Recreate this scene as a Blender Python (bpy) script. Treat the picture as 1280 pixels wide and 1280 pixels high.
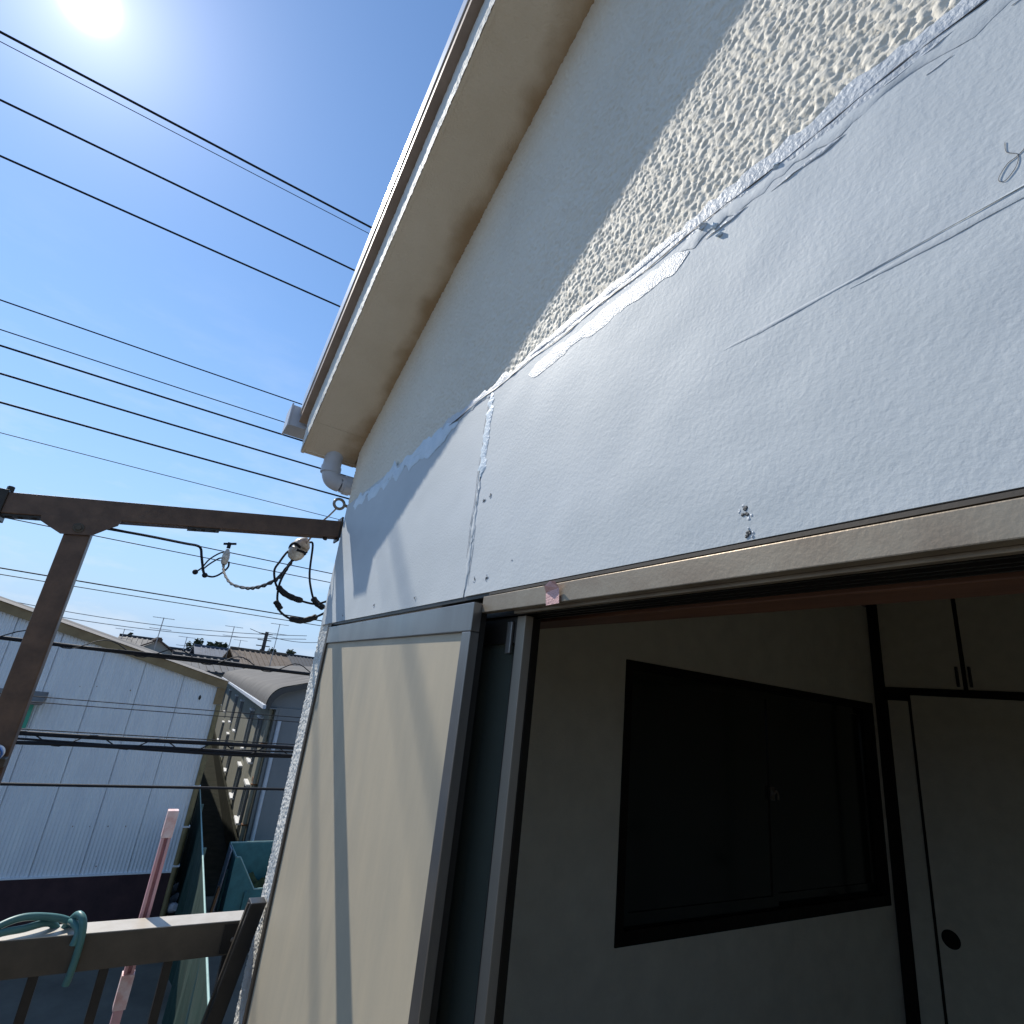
import bpy, bmesh, math, random
import numpy as np
from mathutils import Vector, Matrix

for o in list(bpy.data.objects): bpy.data.objects.remove(o)
scn = bpy.context.scene
COL = scn.collection
random.seed(7)

# ------------------------------------------------------------------ camera
YAW, PITCH, ROLL, FPX = 0.52523438, 0.32638212, 0.11703825, 686.27   # solved from the vanishing points
D, ZC = 0.45, 4.8                                                     # metres from the wall, metres above the ground
CAM = np.array([0.0, -D, ZC])
_f = np.array([-math.cos(YAW)*math.cos(PITCH), math.sin(YAW)*math.cos(PITCH), math.sin(PITCH)])
_r = np.cross(_f, [0, 0, 1.0]); _r /= np.linalg.norm(_r); _u = np.cross(_r, _f)
_r2 = math.cos(ROLL)*_r + math.sin(ROLL)*_u; _u2 = -math.sin(ROLL)*_r + math.cos(ROLL)*_u
ROT = np.array([_r2, -_u2, _f])
def ray(x, y): return ROT.T @ np.array([(x-640)/FPX, (y-640)/FPX, 1.0])
def at(x, y, ax, v):
    w = ray(x, y); p = CAM + w*(v-CAM[ax])/w[ax]; return (float(p[0]), float(p[1]), float(p[2]))
cd = bpy.data.cameras.new('camera'); cam = bpy.data.objects.new('camera', cd); COL.objects.link(cam)
cd.sensor_width = 36; cd.lens = 36*FPX/1280; cd.clip_start = 0.02; cd.clip_end = 3000
cam.matrix_world = Matrix(((_r2[0], _u2[0], -_f[0], CAM[0]), (_r2[1], _u2[1], -_f[1], CAM[1]), (_r2[2], _u2[2], -_f[2], CAM[2]), (0, 0, 0, 1)))
scn.camera = cam

# ------------------------------------------------------------------ sky and sun
SUN = ray(112, 2); SUN = SUN/np.linalg.norm(SUN)
wd = bpy.data.worlds.new('World'); scn.world = wd; wd.use_nodes = True
nt = wd.node_tree; N = nt.nodes; L = nt.links; N.clear()
out = N.new('ShaderNodeOutputWorld'); bg = N.new('ShaderNodeBackground'); L.new(bg.outputs[0], out.inputs[0])
sky = N.new('ShaderNodeTexSky'); sky.sky_type = 'NISHITA'; sky.sun_disc = False
sky.sun_elevation = math.asin(SUN[2]); sky.sun_rotation = math.atan2(SUN[0], SUN[1])
sky.altitude = 0; sky.air_density = 1.0; sky.dust_density = 0.0; sky.ozone_density = 2.0
bg.inputs[1].default_value = 0.112
tc = N.new('ShaderNodeTexCoord')
nrm = N.new('ShaderNodeVectorMath'); nrm.operation = 'NORMALIZE'; L.new(tc.outputs['Generated'], nrm.inputs[0])
dot = N.new('ShaderNodeVectorMath'); dot.operation = 'DOT_PRODUCT'; L.new(nrm.outputs[0], dot.inputs[0]); dot.inputs[1].default_value = tuple(SUN)
def mth(op, a, b=None, clamp=False):
    m = N.new('ShaderNodeMath'); m.operation = op; m.use_clamp = clamp
    for i, v in enumerate((a, b)):
        if v is None: continue
        if isinstance(v, (int, float)): m.inputs[i].default_value = v
        else: L.new(v, m.inputs[i])
    return m.outputs[0]
ang = mth('ARCCOSINE', mth('MINIMUM', dot.outputs['Value'], 0.9999999))
# the sun's own bright disc and its aureole
g1 = mth('MULTIPLY', mth('EXPONENT', mth('MULTIPLY', mth('POWER', mth('DIVIDE', ang, 0.015), 2.0), -1.0)), 70.0)
g2 = mth('MULTIPLY', mth('EXPONENT', mth('MULTIPLY', mth('DIVIDE', ang, 0.070), -1.0)), 5.0)
g3 = mth('MULTIPLY', mth('EXPONENT', mth('MULTIPLY', mth('DIVIDE', ang, 0.28), -1.0)), 1.1)
glow = mth('ADD', mth('ADD', g1, g2), g3)
glc = N.new('ShaderNodeMix'); glc.data_type = 'RGBA'; glc.blend_type = 'ADD'; glc.inputs[0].default_value = 1.0
gmul = N.new('ShaderNodeVectorMath'); gmul.operation = 'SCALE'; gmul.inputs[0].default_value = (1.0, 0.95, 0.97); L.new(glow, gmul.inputs['Scale'])
hs = N.new('ShaderNodeHueSaturation'); hs.inputs['Saturation'].default_value = 1.14; L.new(sky.outputs[0], hs.inputs['Color'])
# thin cirrus and the low bank of haze cloud
sep = N.new('ShaderNodeSeparateXYZ'); L.new(nrm.outputs[0], sep.inputs[0])
cmap = N.new('ShaderNodeMapping'); cmap.inputs['Scale'].default_value = (3.0, 3.0, 11.0); cmap.inputs['Location'].default_value = (1.3, .4, .2); L.new(nrm.outputs[0], cmap.inputs[0])
cn = N.new('ShaderNodeTexNoise'); cn.inputs['Scale'].default_value = 1.6; cn.inputs['Detail'].default_value = 7; cn.inputs['Roughness'].default_value = .62; L.new(cmap.outputs[0], cn.inputs[0])
cm = mth('MULTIPLY', mth('SUBTRACT', cn.outputs[0], 0.50), 4.0, True)
low = mth('SUBTRACT', 1.0, mth('DIVIDE', sep.outputs['Z'], 0.60), True)
hz = mth('MULTIPLY', mth('POWER', low, 1.5), 0.96)
cm = mth('MULTIPLY', mth('MULTIPLY', cm, mth('POWER', low, 1.4)), 0.8)
hmix = N.new('ShaderNodeMix'); hmix.data_type = 'RGBA'; L.new(hz, hmix.inputs[0]); L.new(hs.outputs[0], hmix.inputs[6]); hmix.inputs[7].default_value = (2.1, 3.15, 5.0, 1)
cmix = N.new('ShaderNodeMix'); cmix.data_type = 'RGBA'; L.new(cm, cmix.inputs[0]); L.new(hmix.outputs[2], cmix.inputs[6]); cmix.inputs[7].default_value = (4.6, 5.2, 5.9, 1)
L.new(cmix.outputs[2], glc.inputs[6]); L.new(gmul.outputs[0], glc.inputs[7]); L.new(glc.outputs[2], bg.inputs[0])

sl = bpy.data.lights.new('sun', 'SUN'); so = bpy.data.objects.new('sun', sl); COL.objects.link(so)
sl.energy = 3.5; sl.angle = math.radians(0.53); sl.color = (1.0, 0.95, 0.86)
so.rotation_euler = Vector(-SUN).to_track_quat('-Z', 'Y').to_euler(); so.location = Vector(SUN*60)
scn.view_settings.view_transform = 'Standard'; scn.view_settings.look = 'None'
scn.view_settings.exposure = 0.58; scn.view_settings.gamma = 1.0
scn.cycles.max_bounces = 8; scn.cycles.diffuse_bounces = 5

# ------------------------------------------------------------------ materials
MAT = {}
def mat(name, c, rough=.7, metal=0.0, var=0.0, vscale=6.0, bump=0.0, bscale=60.0, c2=None, spec=.5, streak=None, trans=0.0, detail=5, coat=0.0):
    """principled material, colour broken up by noise between c and c2"""
    m = bpy.data.materials.new(name); m.use_nodes = True; n = m.node_tree.nodes; l = m.node_tree.links
    b = n['Principled BSDF']; b.inputs['Roughness'].default_value = rough; b.inputs['Metallic'].default_value = metal
    b.inputs['Specular IOR Level'].default_value = spec; b.inputs['Base Color'].default_value = (*c, 1)
    if trans: b.inputs['Transmission Weight'].default_value = trans
    if coat: b.inputs['Coat Weight'].default_value = coat
    t = n.new('ShaderNodeTexCoord'); src = t.outputs['Object']
    if streak:
        mp = n.new('ShaderNodeMapping'); mp.inputs['Scale'].default_value = streak; l.new(src, mp.inputs[0]); src = mp.outputs[0]
    if var or c2:
        no = n.new('ShaderNodeTexNoise'); no.inputs['Scale'].default_value = vscale; no.inputs['Detail'].default_value = detail; no.inputs['Roughness'].default_value = .62
        l.new(src, no.inputs[0])
        rp = n.new('ShaderNodeValToRGB'); l.new(no.outputs[0], rp.inputs[0])
        rp.color_ramp.elements[0].position = .33; rp.color_ramp.elements[1].position = .68
        d = c2 if c2 else tuple(x*(1-var) for x in c)
        rp.color_ramp.elements[0].color = (*d, 1); rp.color_ramp.elements[1].color = (*c, 1)
        l.new(rp.outputs[0], b.inputs['Base Color'])
        rr = n.new('ShaderNodeMapRange'); l.new(no.outputs[0], rr.inputs[0]); rr.inputs[3].default_value = min(1, rough*1.25); rr.inputs[4].default_value = rough*.8
        l.new(rr.outputs[0], b.inputs['Roughness'])
    if bump:
        nb = n.new('ShaderNodeTexNoise'); nb.inputs['Scale'].default_value = bscale; nb.inputs['Detail'].default_value = 4; l.new(t.outputs['Object'], nb.inputs[0])
        bp = n.new('ShaderNodeBump'); bp.inputs['Strength'].default_value = bump; bp.inputs['Distance'].default_value = .003; l.new(nb.outputs[0], bp.inputs['Height']); l.new(bp.outputs[0], b.inputs['Normal'])
    MAT[name] = m; return m
mat('stucco', (.84, .775, .655), .68, var=.10, vscale=3, bump=.6, bscale=95, spec=.3)
mat('stucco_edge', (.80, .78, .72), .7, var=.12, vscale=8, bump=.6, bscale=170)
mat('board_paint', (.585, .62, .64), .62, c2=(.50, .54, .56), vscale=2.6, streak=(.8, 1, 1.6), bump=.15, bscale=210, spec=.35, detail=9)
mat('filler', (.70, .79, .86), .45, c2=(.60, .70, .78), vscale=25, bump=.5, bscale=220)
mat('mesh_tape', (.70, .74, .78), .42, var=.22, vscale=70, bump=.7, bscale=420, spec=.5)
mat('seam_paint', (.60, .63, .66), .5, c2=(.46, .50, .54), vscale=30, bump=.7, bscale=160)
mat('seam_grey', (.52, .56, .60), .6, var=.35, vscale=40, bump=.6, bscale=200)
mat('soffit', (.80, .68, .53), .8, c2=(.72, .60, .45), vscale=4, bump=.9, bscale=200)
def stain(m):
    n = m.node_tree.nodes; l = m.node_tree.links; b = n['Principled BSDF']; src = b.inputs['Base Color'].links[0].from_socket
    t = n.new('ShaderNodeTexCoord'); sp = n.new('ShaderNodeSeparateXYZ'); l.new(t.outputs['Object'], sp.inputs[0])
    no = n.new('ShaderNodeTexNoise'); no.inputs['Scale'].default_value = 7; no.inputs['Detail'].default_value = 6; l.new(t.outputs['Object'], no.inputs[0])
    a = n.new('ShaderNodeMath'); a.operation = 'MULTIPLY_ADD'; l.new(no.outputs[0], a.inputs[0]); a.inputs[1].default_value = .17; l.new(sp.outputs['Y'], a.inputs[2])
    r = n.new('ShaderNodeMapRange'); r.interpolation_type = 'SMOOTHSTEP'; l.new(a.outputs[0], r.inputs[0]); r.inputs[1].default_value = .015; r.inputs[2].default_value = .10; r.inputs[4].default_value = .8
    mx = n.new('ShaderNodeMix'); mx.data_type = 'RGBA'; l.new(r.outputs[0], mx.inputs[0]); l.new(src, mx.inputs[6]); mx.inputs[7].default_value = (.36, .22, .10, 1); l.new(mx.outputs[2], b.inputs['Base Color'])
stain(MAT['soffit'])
mat('rust_stain', (.30, .17, .075), .85, c2=(.46, .33, .2), vscale=9, bump=.4, bscale=90)
mat('alu_sheen', (.33, .31, .29), .30, .85, var=.2, vscale=9, streak=(1, 1, .15))
mat('stile_bronze', (.34, .295, .235), .4, .35, c2=(.25, .21, .165), vscale=10, streak=(1, 1, .2))
mat('dark_pane', (.010, .014, .013), .12, var=.3, vscale=3, spec=.5)
mat('bronze', (.10, .078, .055), .45, .25, var=.3, vscale=14, bump=.05, bscale=300)
mat('bronze_dark', (.035, .03, .025), .4, .4, var=.3, vscale=14)
mat('bronze_light', (.33, .27, .195), .42, .5, c2=(.23, .18, .13), vscale=12, bump=.1, bscale=240)
mat('bronze_brown', (.145, .085, .055), .42, .35, c2=(.085, .052, .037), vscale=22, bump=.15, bscale=160, detail=9)
mat('rail_sunlit', (.52, .47, .40), .42, .2, var=.2, vscale=20)  # pale tone with the sunlight on the rail painted in
mat('pocket_panel', (.51, .435, .315), .5, c2=(.42, .37, .28), vscale=2.2, streak=(4, 1, 1), bump=.05, bscale=90, spec=.4)
mat('black_gap', (.012, .012, .012), .8)
mat('roof_metal', (.72, .73, .75), .3, .35, var=.2, vscale=10)
mat('verge_brown', (.36, .27, .21), .55, .1, c2=(.27, .20, .155), vscale=14, bump=.15, bscale=90)
mat('roof_slate', (.10, .10, .105), .7, var=.3, vscale=8)
mat('pvc', (.55, .57, .62), .4, var=.12, vscale=12)
mat('screw', (.07, .075, .08), .5, .6, var=.4, vscale=200)
mat('pink_tape', (.80, .48, .45), .5, var=.2, vscale=60, bump=.5, bscale=300)
mat('wood_lintel', (.17, .075, .04), .5, c2=(.11, .05, .03), vscale=6, streak=(1, 8, 8))
mat('room_wall', (.79, .74, .63), .9, var=.12, vscale=9, bump=.5, bscale=240)
mat('closet_paper', (.70, .65, .53), .85, var=.1, vscale=14, bump=.3, bscale=200)
mat('dark_wood', (.014, .011, .009), .6, var=.3, vscale=20, spec=.2)
mat('tatami', (.30, .27, .15), .9, var=.15, vscale=60)
mat('ceiling_board', (.30, .22, .13), .7, var=.15, vscale=5)
mat('steel_dark', (.03, .03, .033), .45, .5)
mat('cable_black', (.013, .015, .020), .65, var=.3, vscale=90, spec=.25)
mat('cable_grey', (.10, .10, .11), .6, var=.3, vscale=90)
mat('galvanised', (.33, .32, .30), .5, .8, c2=(.22, .16, .11), vscale=60)
mat('porcelain', (.68, .66, .60), .35, c2=(.30, .24, .18), vscale=45)
mat('hose_green', (.075, .20, .185), .42, var=.2, vscale=40)
mat('white_plastic', (.80, .80, .80), .35, var=.08, vscale=30)
mat('blue_plastic', (.04, .16, .5), .4)
mat('pink_paint', (.66, .33, .34), .5, c2=(.60, .37, .38), vscale=12, bump=.2, bscale=80)
mat('pink_paint_end', (.86, .70, .68), .6, c2=(.72, .42, .38), vscale=38, bump=.4, bscale=90)
mat('pink_dark', (.52, .25, .26), .6, var=.3, vscale=20)
mat('sheet_white', (.80, .83, .84), .5, c2=(.72, .75, .78), vscale=.9, streak=(1, 6, .6), spec=.4)
mat('maroon', (.06, .026, .028), .8, c2=(.04, .02, .022), vscale=3, bump=.3, bscale=25)
mat('ochre_trim', (.30, .215, .105), .7, c2=(.22, .15, .075), vscale=3)
mat('slate_roof', (.30, .275, .24), .9, c2=(.20, .18, .16), vscale=2.2, bump=.4, bscale=18)
mat('ochre_pipe', (.26, .20, .09), .55, var=.3, vscale=8)
mat('apt_wall', (.34, .33, .265), .8, c2=(.27, .265, .215), vscale=2.0, streak=(1, 1, .2), bump=.2, bscale=20)
mat('apt_front', (.25, .265, .275), .7, c2=(.21, .225, .235), vscale=1.5, streak=(1, 1, .3))
mat('apt_roof', (.10, .092, .084), .85, c2=(.08, .075, .07), vscale=1.4, streak=(1, .3, 1), bump=.3, bscale=12)
mat('roof_gutter', (.62, .66, .72), .45, var=.15, vscale=4)
mat('white_frame', (.80, .80, .80), .4, var=.08, vscale=9)
mat('far_glass', (.07, .09, .10), .12, spec=.8)
mat('rust_iron', (.20, .085, .03), .8, var=.4, vscale=20)
mat('ground_concrete', (.155, .14, .11), .9, c2=(.10, .09, .07), vscale=1.2, bump=.4, bscale=30)
mat('passage_shade', (.028, .027, .02), .95, c2=(.016, .018, .013), vscale=3, bump=.6, bscale=14, spec=.03)  # near-black: the shade between the buildings is put into the colour
mat('asphalt', (.062, .058, .05), .9, c2=(.046, .043, .037), vscale=2, bump=.5, bscale=60)
mat('net_green', (.010, .045, .032), .8, var=.3, vscale=8)
mat('rope_pale', (.30, .46, .42), .6, var=.15, vscale=12)
mat('teal_sheet', (.05, .22, .24), .5, c2=(.035, .15, .17), vscale=5, bump=.3, bscale=9)
mat('moss', (.10, .11, .04), .9, c2=(.04, .06, .025), vscale=10, bump=.6, bscale=20)
mat('board_grey', (.32, .36, .43), .7, var=.2, vscale=6)
mat('plank_brown', (.24, .13, .06), .8, var=.3, vscale=8)
mat('bag_white', (.50, .50, .52), .7, var=.3, vscale=7)
mat('foliage_far', (.055, .085, .045), .8, var=.5, vscale=2.5)
mat('bark', (.09, .07, .05), .9, var=.3, vscale=6)
mat('house_cream', (.48, .45, .40), .85, var=.12, vscale=.8)
mat('house_grey', (.38, .40, .42), .85, var=.12, vscale=.8)
mat('tile_dark', (.055, .058, .065), .65, var=.35, vscale=1.6)
mat('tile_blue', (.085, .11, .155), .65, var=.3, vscale=1.6)
mat('tile_brown', (.15, .105, .072), .7, var=.35, vscale=1.6)
mat('wood_dark_eave', (.10, .065, .05), .7, var=.2, vscale=3)
mat('concrete_pole', (.06, .055, .055), .8, var=.2, vscale=4)
mat('antenna_metal', (.30, .30, .31), .4, .6)
mat('fence_post', (.13, .2, .17), .6, var=.2, vscale=5)
mat('balcony_floor', (.33, .33, .32), .8, var=.15, vscale=4, bump=.3, bscale=60)
mat('shutter_steel', (.20, .19, .17), .5, .4, var=.2, vscale=3)
mat('awning_grey', (.24, .22, .20), .7, c2=(.16, .13, .11), vscale=4)
mat('sign_green', (.05, .38, .26), .5, var=.15, vscale=4)
mat('sign_pink', (.70, .22, .30), .5, var=.15, vscale=4)

def glass_mat(name, tint, rough=.02):
    m = bpy.data.materials.new(name); m.use_nodes = True; b = m.node_tree.nodes['Principled BSDF']
    b.inputs['Base Color'].default_value = (*tint, 1); b.inputs['Roughness'].default_value = rough
    b.inputs['Transmission Weight'].default_value = .72; b.inputs['IOR'].default_value = 1.9; MAT[name] = m
glass_mat('pane_glass', (.22, .25, .21), .06)

# ------------------------------------------------------------------ mesh helpers
ORG = {}
class MB:
    def __init__(s): s.v = []; s.f = []
    def add(s, vs, fs):
        k = len(s.v); s.v += [tuple(map(float, v)) for v in vs]; s.f += [tuple(i+k for i in f) for f in fs]; return s
    def box(s, a, b, bev=0.0):
        x0, x1 = sorted((a[0], b[0])); y0, y1 = sorted((a[1], b[1])); z0, z1 = sorted((a[2], b[2]))
        return s.hexa([(x0, y0, z0), (x1, y0, z0), (x1, y1, z0), (x0, y1, z0), (x0, y0, z1), (x1, y0, z1), (x1, y1, z1), (x0, y1, z1)], bev)
    def hexa(s, p, bev=0.0):
        fs = [(0, 3, 2, 1), (4, 5, 6, 7), (0, 1, 5, 4), (1, 2, 6, 5), (2, 3, 7, 6), (3, 0, 4, 7)]
        if not bev: return s.add(p, fs)
        bm = bmesh.new(); vs = [bm.verts.new(q) for q in p]
        for f in fs: bm.faces.new([vs[i] for i in f])
        bmesh.ops.bevel(bm, geom=list(bm.edges), offset=bev, segments=2, affect='EDGES', profile=.6)
        bm.verts.index_update()
        s.add([v.co[:] for v in bm.verts], [[v.index for v in f.verts] for f in bm.faces]); bm.free(); return s
    def prism(s, poly, ax, a, b):
        """poly: 2-D points in the two axes other than ax, extruded from a to b"""
        def mk(p, t):
            q = list(p); q.insert(ax, t); return q
        n = len(poly); vs = [mk(p, a) for p in poly]+[mk(p, b) for p in poly]
        return s.add(vs, [tuple(range(n)), tuple(range(2*n-1, n-1, -1))]+[(i, n+i, n+(i+1) % n, (i+1) % n) for i in range(n)])
    def tube(s, pts, r, seg=8, caps=True):
        P = [Vector(p) for p in pts]; n = len(P); R = r if isinstance(r, (list, tuple)) else [r]*n
        t0 = (P[1]-P[0]).normalized(); up = Vector((0, 0, 1)) if abs(t0.z) < .9 else Vector((1, 0, 0))
        u = t0.cross(up).normalized(); vs = []; fs = []
        for i in range(n):
            t = ((P[min(i+1, n-1)]-P[max(i-1, 0)])).normalized()
            u = (u-t*u.dot(t)).normalized(); w = t.cross(u)
            for k in range(seg):
                a = 2*math.pi*k/seg; vs.append(P[i]+(u*math.cos(a)+w*math.sin(a))*R[i])
        for i in range(n-1):
            for k in range(seg):
                fs.append((i*seg+k, i*seg+(k+1) % seg, (i+1)*seg+(k+1) % seg, (i+1)*seg+k))
        if caps: fs += [tuple(range(seg-1, -1, -1)), tuple((n-1)*seg+k for k in range(seg))]
        return s.add(vs, fs)
    def ball(s, c, r, seg=12, rings=8):
        c = Vector(c); rr = r if isinstance(r, (tuple, list)) else (r, r, r); vs = []; fs = []
        for i in range(rings+1):
            th = math.pi*i/rings
            for k in range(seg):
                a = 2*math.pi*k/seg; vs.append((c.x+rr[0]*math.sin(th)*math.cos(a), c.y+rr[1]*math.sin(th)*math.sin(a), c.z+rr[2]*math.cos(th)))
        for i in range(rings):
            for k in range(seg): fs.append((i*seg+k, (i+1)*seg+k, (i+1)*seg+(k+1) % seg, i*seg+(k+1) % seg))
        return s.add(vs, fs)
    def disc(s, c, axis, r, h, seg=16, bev=0.0):
        c = Vector(c); a = Vector(axis).normalized()
        if bev: return s.tube([c, c+a*(h-bev), c+a*h], [r, r, r-bev], seg)
        return s.tube([c, c+a*h], r, seg)
def catmull(pts, n=6):
    P = [Vector(p) for p in pts]; o = []
    for i in range(len(P)-1):
        a, b, c, d = P[max(i-1, 0)], P[i], P[i+1], P[min(i+2, len(P)-1)]
        for k in range(n):
            t = k/n; o.append(.5*((2*b)+(c-a)*t+(2*a-5*b+4*c-d)*t*t+(3*b-a-3*c+d)*t**3))
    o.append(P[-1]); return o
def tag(o, label=None, cat=None, group=None, kind=None):
    for k, v in (('label', label), ('category', cat), ('group', group), ('kind', kind)):
        if v: o[k] = v
    return o
def empty(name, loc, label, cat, group=None):
    o = bpy.data.objects.new(name, None); COL.objects.link(o); o.location = loc; o.empty_display_size = .2
    ORG[o.name] = Vector(loc); return tag(o, label, cat, group)
def link(name, me, material, parent, origin):
    o = bpy.data.objects.new(name, me); COL.objects.link(o); me.materials.append(MAT[material])
    if parent:
        o.parent = parent; ORG[o.name] = ORG[parent.name]
    else:
        o.location = origin; ORG[o.name] = Vector(origin)
    return o
def obj(name, mb, material, parent=None, smooth=False, origin=None):
    """one mesh object; vertices come in world coordinates"""
    org = ORG[parent.name] if parent else Vector(origin if origin is not None else (0, 0, 0))
    me = bpy.data.meshes.new(name); me.from_pydata([(v[0]-org.x, v[1]-org.y, v[2]-org.z) for v in mb.v], [], mb.f)
    bm = bmesh.new(); bm.from_mesh(me); bmesh.ops.recalc_face_normals(bm, faces=bm.faces); bm.to_mesh(me); bm.free()
    if smooth:
        me.polygons.foreach_set('use_smooth', [True]*len(me.polygons))
        try: me.set_sharp_from_angle(angle=math.radians(40))
        except Exception: pass
    me.update(); return link(name, me, material, parent, org)
def noise_field(nx, ny, lo, hi, seed, stretch=1.0, shear=0.0):
    """smooth random field with wavelengths between lo and hi cells"""
    rs = np.random.RandomState(seed); F = np.fft.fft2(rs.normal(size=(ny, nx)))
    ky = np.fft.fftfreq(ny)[:, None]; kx = np.fft.fftfreq(nx)[None, :]
    k = np.sqrt((kx*stretch+shear*ky)**2+ky**2)+1e-9
    F *= np.exp(-(k*lo)**2*1.2)*(1-np.exp(-(k*hi)**2*1.2))
    h = np.real(np.fft.ifft2(F)); return h/h.std()
def height_sheet(name, xs, zs, h, y0, material, parent, mask=None):
    """sheet in the XZ plane facing -Y, relief h (towards the outside), cells dropped where mask is False"""
    nx, nz = len(xs), len(zs); org = ORG[parent.name]
    Xg, Zg = np.meshgrid(xs, zs); co = np.stack([Xg, y0-h, Zg], -1).reshape(-1, 3)-np.array(org)
    i = np.arange(nx-1)[None, :]+np.arange(nz-1)[:, None]*nx
    q = np.stack([i, i+1, i+1+nx, i+nx], -1)
    q = q[mask] if mask is not None else q.reshape(-1, 4)
    used, inv = np.unique(q, return_inverse=True); co = co[used]; q = inv.reshape(-1, 4)
    me = bpy.data.meshes.new(name); me.vertices.add(len(co)); me.vertices.foreach_set('co', co.astype(np.float32).ravel())
    me.loops.add(q.size); me.loops.foreach_set('vertex_index', q.astype(np.int32).ravel())
    me.polygons.add(len(q)); me.polygons.foreach_set('loop_start', np.arange(0, q.size, 4, dtype=np.int32)); 
    me.polygons.foreach_set('use_smooth', np.ones(len(q), dtype=bool))
    me.update(calc_edges=True); me.validate(); return link(name, me, material, parent, org)
def ribbon(name, xs, zc, w0, w1, y0, t, material, parent, seed, rough=.3, step=.006):
    """torn band of filler or tape along the wall: centre line zc(x), w0 below and w1 above it, t thick"""
    rs = np.random.RandomState(seed); n = max(4, int(abs(xs[1]-xs[0])/step)); mb = MB(); x = np.linspace(xs[0], xs[1], n)
    def nz(sc):
        a = np.interp(np.arange(n), np.arange(0, n+sc, sc), rs.normal(size=len(np.arange(0, n+sc, sc)))); return a
    lo = w0*(1+rough*(nz(9)*.7+nz(3)*.4)); up = w1*(1+rough*(nz(9)*.7+nz(3)*.4)); th = t*(1+.35*nz(4))
    for i in range(n):
        e = min(1, min(i, n-1-i)/6+.1); th[i] = th[i]*(.3+.7*e); c = zc(x[i])
        mb.add([(x[i], y0, c-lo[i]*e), (x[i], y0-max(.00015, th[i]), c-lo[i]*e*.6), (x[i], y0-max(.00015, th[i]*.8), c+up[i]*e*.6), (x[i], y0, c+up[i]*e)], [])
        if i:
            k = 4*i; mb.f += [(k-4+j, k+j, k+j+1, k-3+j) for j in range(3)]
    return obj(name, mb, material, parent, True)

# ================================================================== SETTING
g = MB().box((-900, -900, -.3), (900, 900, 0)); tag(obj('ground', g, 'ground_concrete'), kind='structure')
g = MB().add([(-9.9, -300, .004), (-4.6, -300, .004), (-4.6, 300, .004), (-9.9, 300, .004)], [(0, 1, 2, 3)])
tag(obj('road', g, 'asphalt'), kind='structure')

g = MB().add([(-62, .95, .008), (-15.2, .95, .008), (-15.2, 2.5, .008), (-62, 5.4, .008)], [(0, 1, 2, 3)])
tag(obj('passage_shade_sheet', g, 'passage_shade'), kind='structure')  # dark sheet laid over the ground to paint in the passage's shadow

# ================================================================== HOUSE
SL = 0.53; XE = -2.06; ZE = 5.585                      # roof pitch, eave end, soffit height there
def zs_(x): return ZE+SL*(x-XE)
XR = 2.3; XF = 2*XR-XE; YB = 7.0                       # ridge, other eave, back of house
def zroof(x): return zs_(x) if x <= XR else zs_(2*XR-x)
XC = -1.985                                            # house corner
house = empty('house', (XC, 0, 0), 'house with rough cream stucco gable wall, primed repair boards and open balcony window', 'house')
OPL, OPR, HEAD, SILL = -1.02, .92, 5.0, 3.16
wl = MB(); T0, T1 = .004, .14
wl.prism([(XC, 0), (6.5, 0), (6.5, SILL), (XC, SILL)], 1, T0, T1)
wl.prism([(XC, SILL), (OPL, SILL), (OPL, HEAD), (XC, HEAD)], 1, T0, T1)
wl.prism([(OPR, SILL), (6.5, SILL), (6.5, HEAD), (OPR, HEAD)], 1, T0, T1)
wl.prism([(XC, HEAD), (6.5, HEAD), (6.5, zroof(6.5)+.03), (XR, zs_(XR)+.03), (XC, zs_(XC)+.03)], 1, T0, T1)
wall = obj('gable_wall', wl, 'stucco', house)
# rough knocked-down stucco, real relief
cell = .0027
xs = np.arange(XC, .62, cell); zs = np.arange(5.385, 6.85, cell)
def stucco(nx, nz, seed):
    a = noise_field(nx, nz, 2.0, 6.0, seed, 1.0, .0); b = noise_field(nx, nz, 3.2, 12, seed+1, .8, -.25)
    f = noise_field(nx, nz, 1.0, 2.6, seed+2)
    n = .7*a+.75*b+.35*noise_field(nx, nz, 9, 30, seed+3)
    h = np.tanh(1.7*(n+.35))*.55+.10*n
    return h*.0019+f*.00026
h = stucco(len(xs), len(zs), 11)
Xm = (xs[:-1]+xs[1:])/2; Zm = (zs[:-1]+zs[1:])/2
mask = Zm[:, None] < (ZE+SL*(Xm[None, :]-XE)+.02)
height_sheet('stucco_coat', xs, zs, h+.001, 0, 'stucco', house, mask)
xs2 = np.arange(XC, -1.80, cell); zs2 = np.arange(2.9, 5.40, cell); h = stucco(len(xs2), len(zs2), 31)
height_sheet('stucco_strip', xs2, zs2, h*1.0+.002, 0, 'stucco_edge', house)
# end wall with its own window, shut by an outside shutter
WY0, WY1, WZ0, WZ1 = 1.285, 3.32, 3.96, 5.02
ew = MB(); XA, XB_ = XC, -1.85
ew.box((XA, T1, 0), (XB_, YB, WZ0)).box((XA, T1, WZ1), (XB_, YB, 5.62)).box((XA, T1, WZ0), (XB_, WY0, WZ1)).box((XA, WY1, WZ0), (XB_, YB, WZ1))
obj('end_wall', ew, 'room_wall', house)
sh = obj('storm_shutter', MB().box((XA-.03, WY0-.05, WZ0-.03), (XA-.002, WY1+.05, WZ1+.03)), 'shutter_steel', house)
bw = MB().box((XC, YB-.14, 0), (6.5, YB, zroof(XC))).box((6.36, T1, 0), (6.5, YB-.14, zroof(6.5)))
obj('rear_wall', bw, 'house_cream', house)

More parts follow.
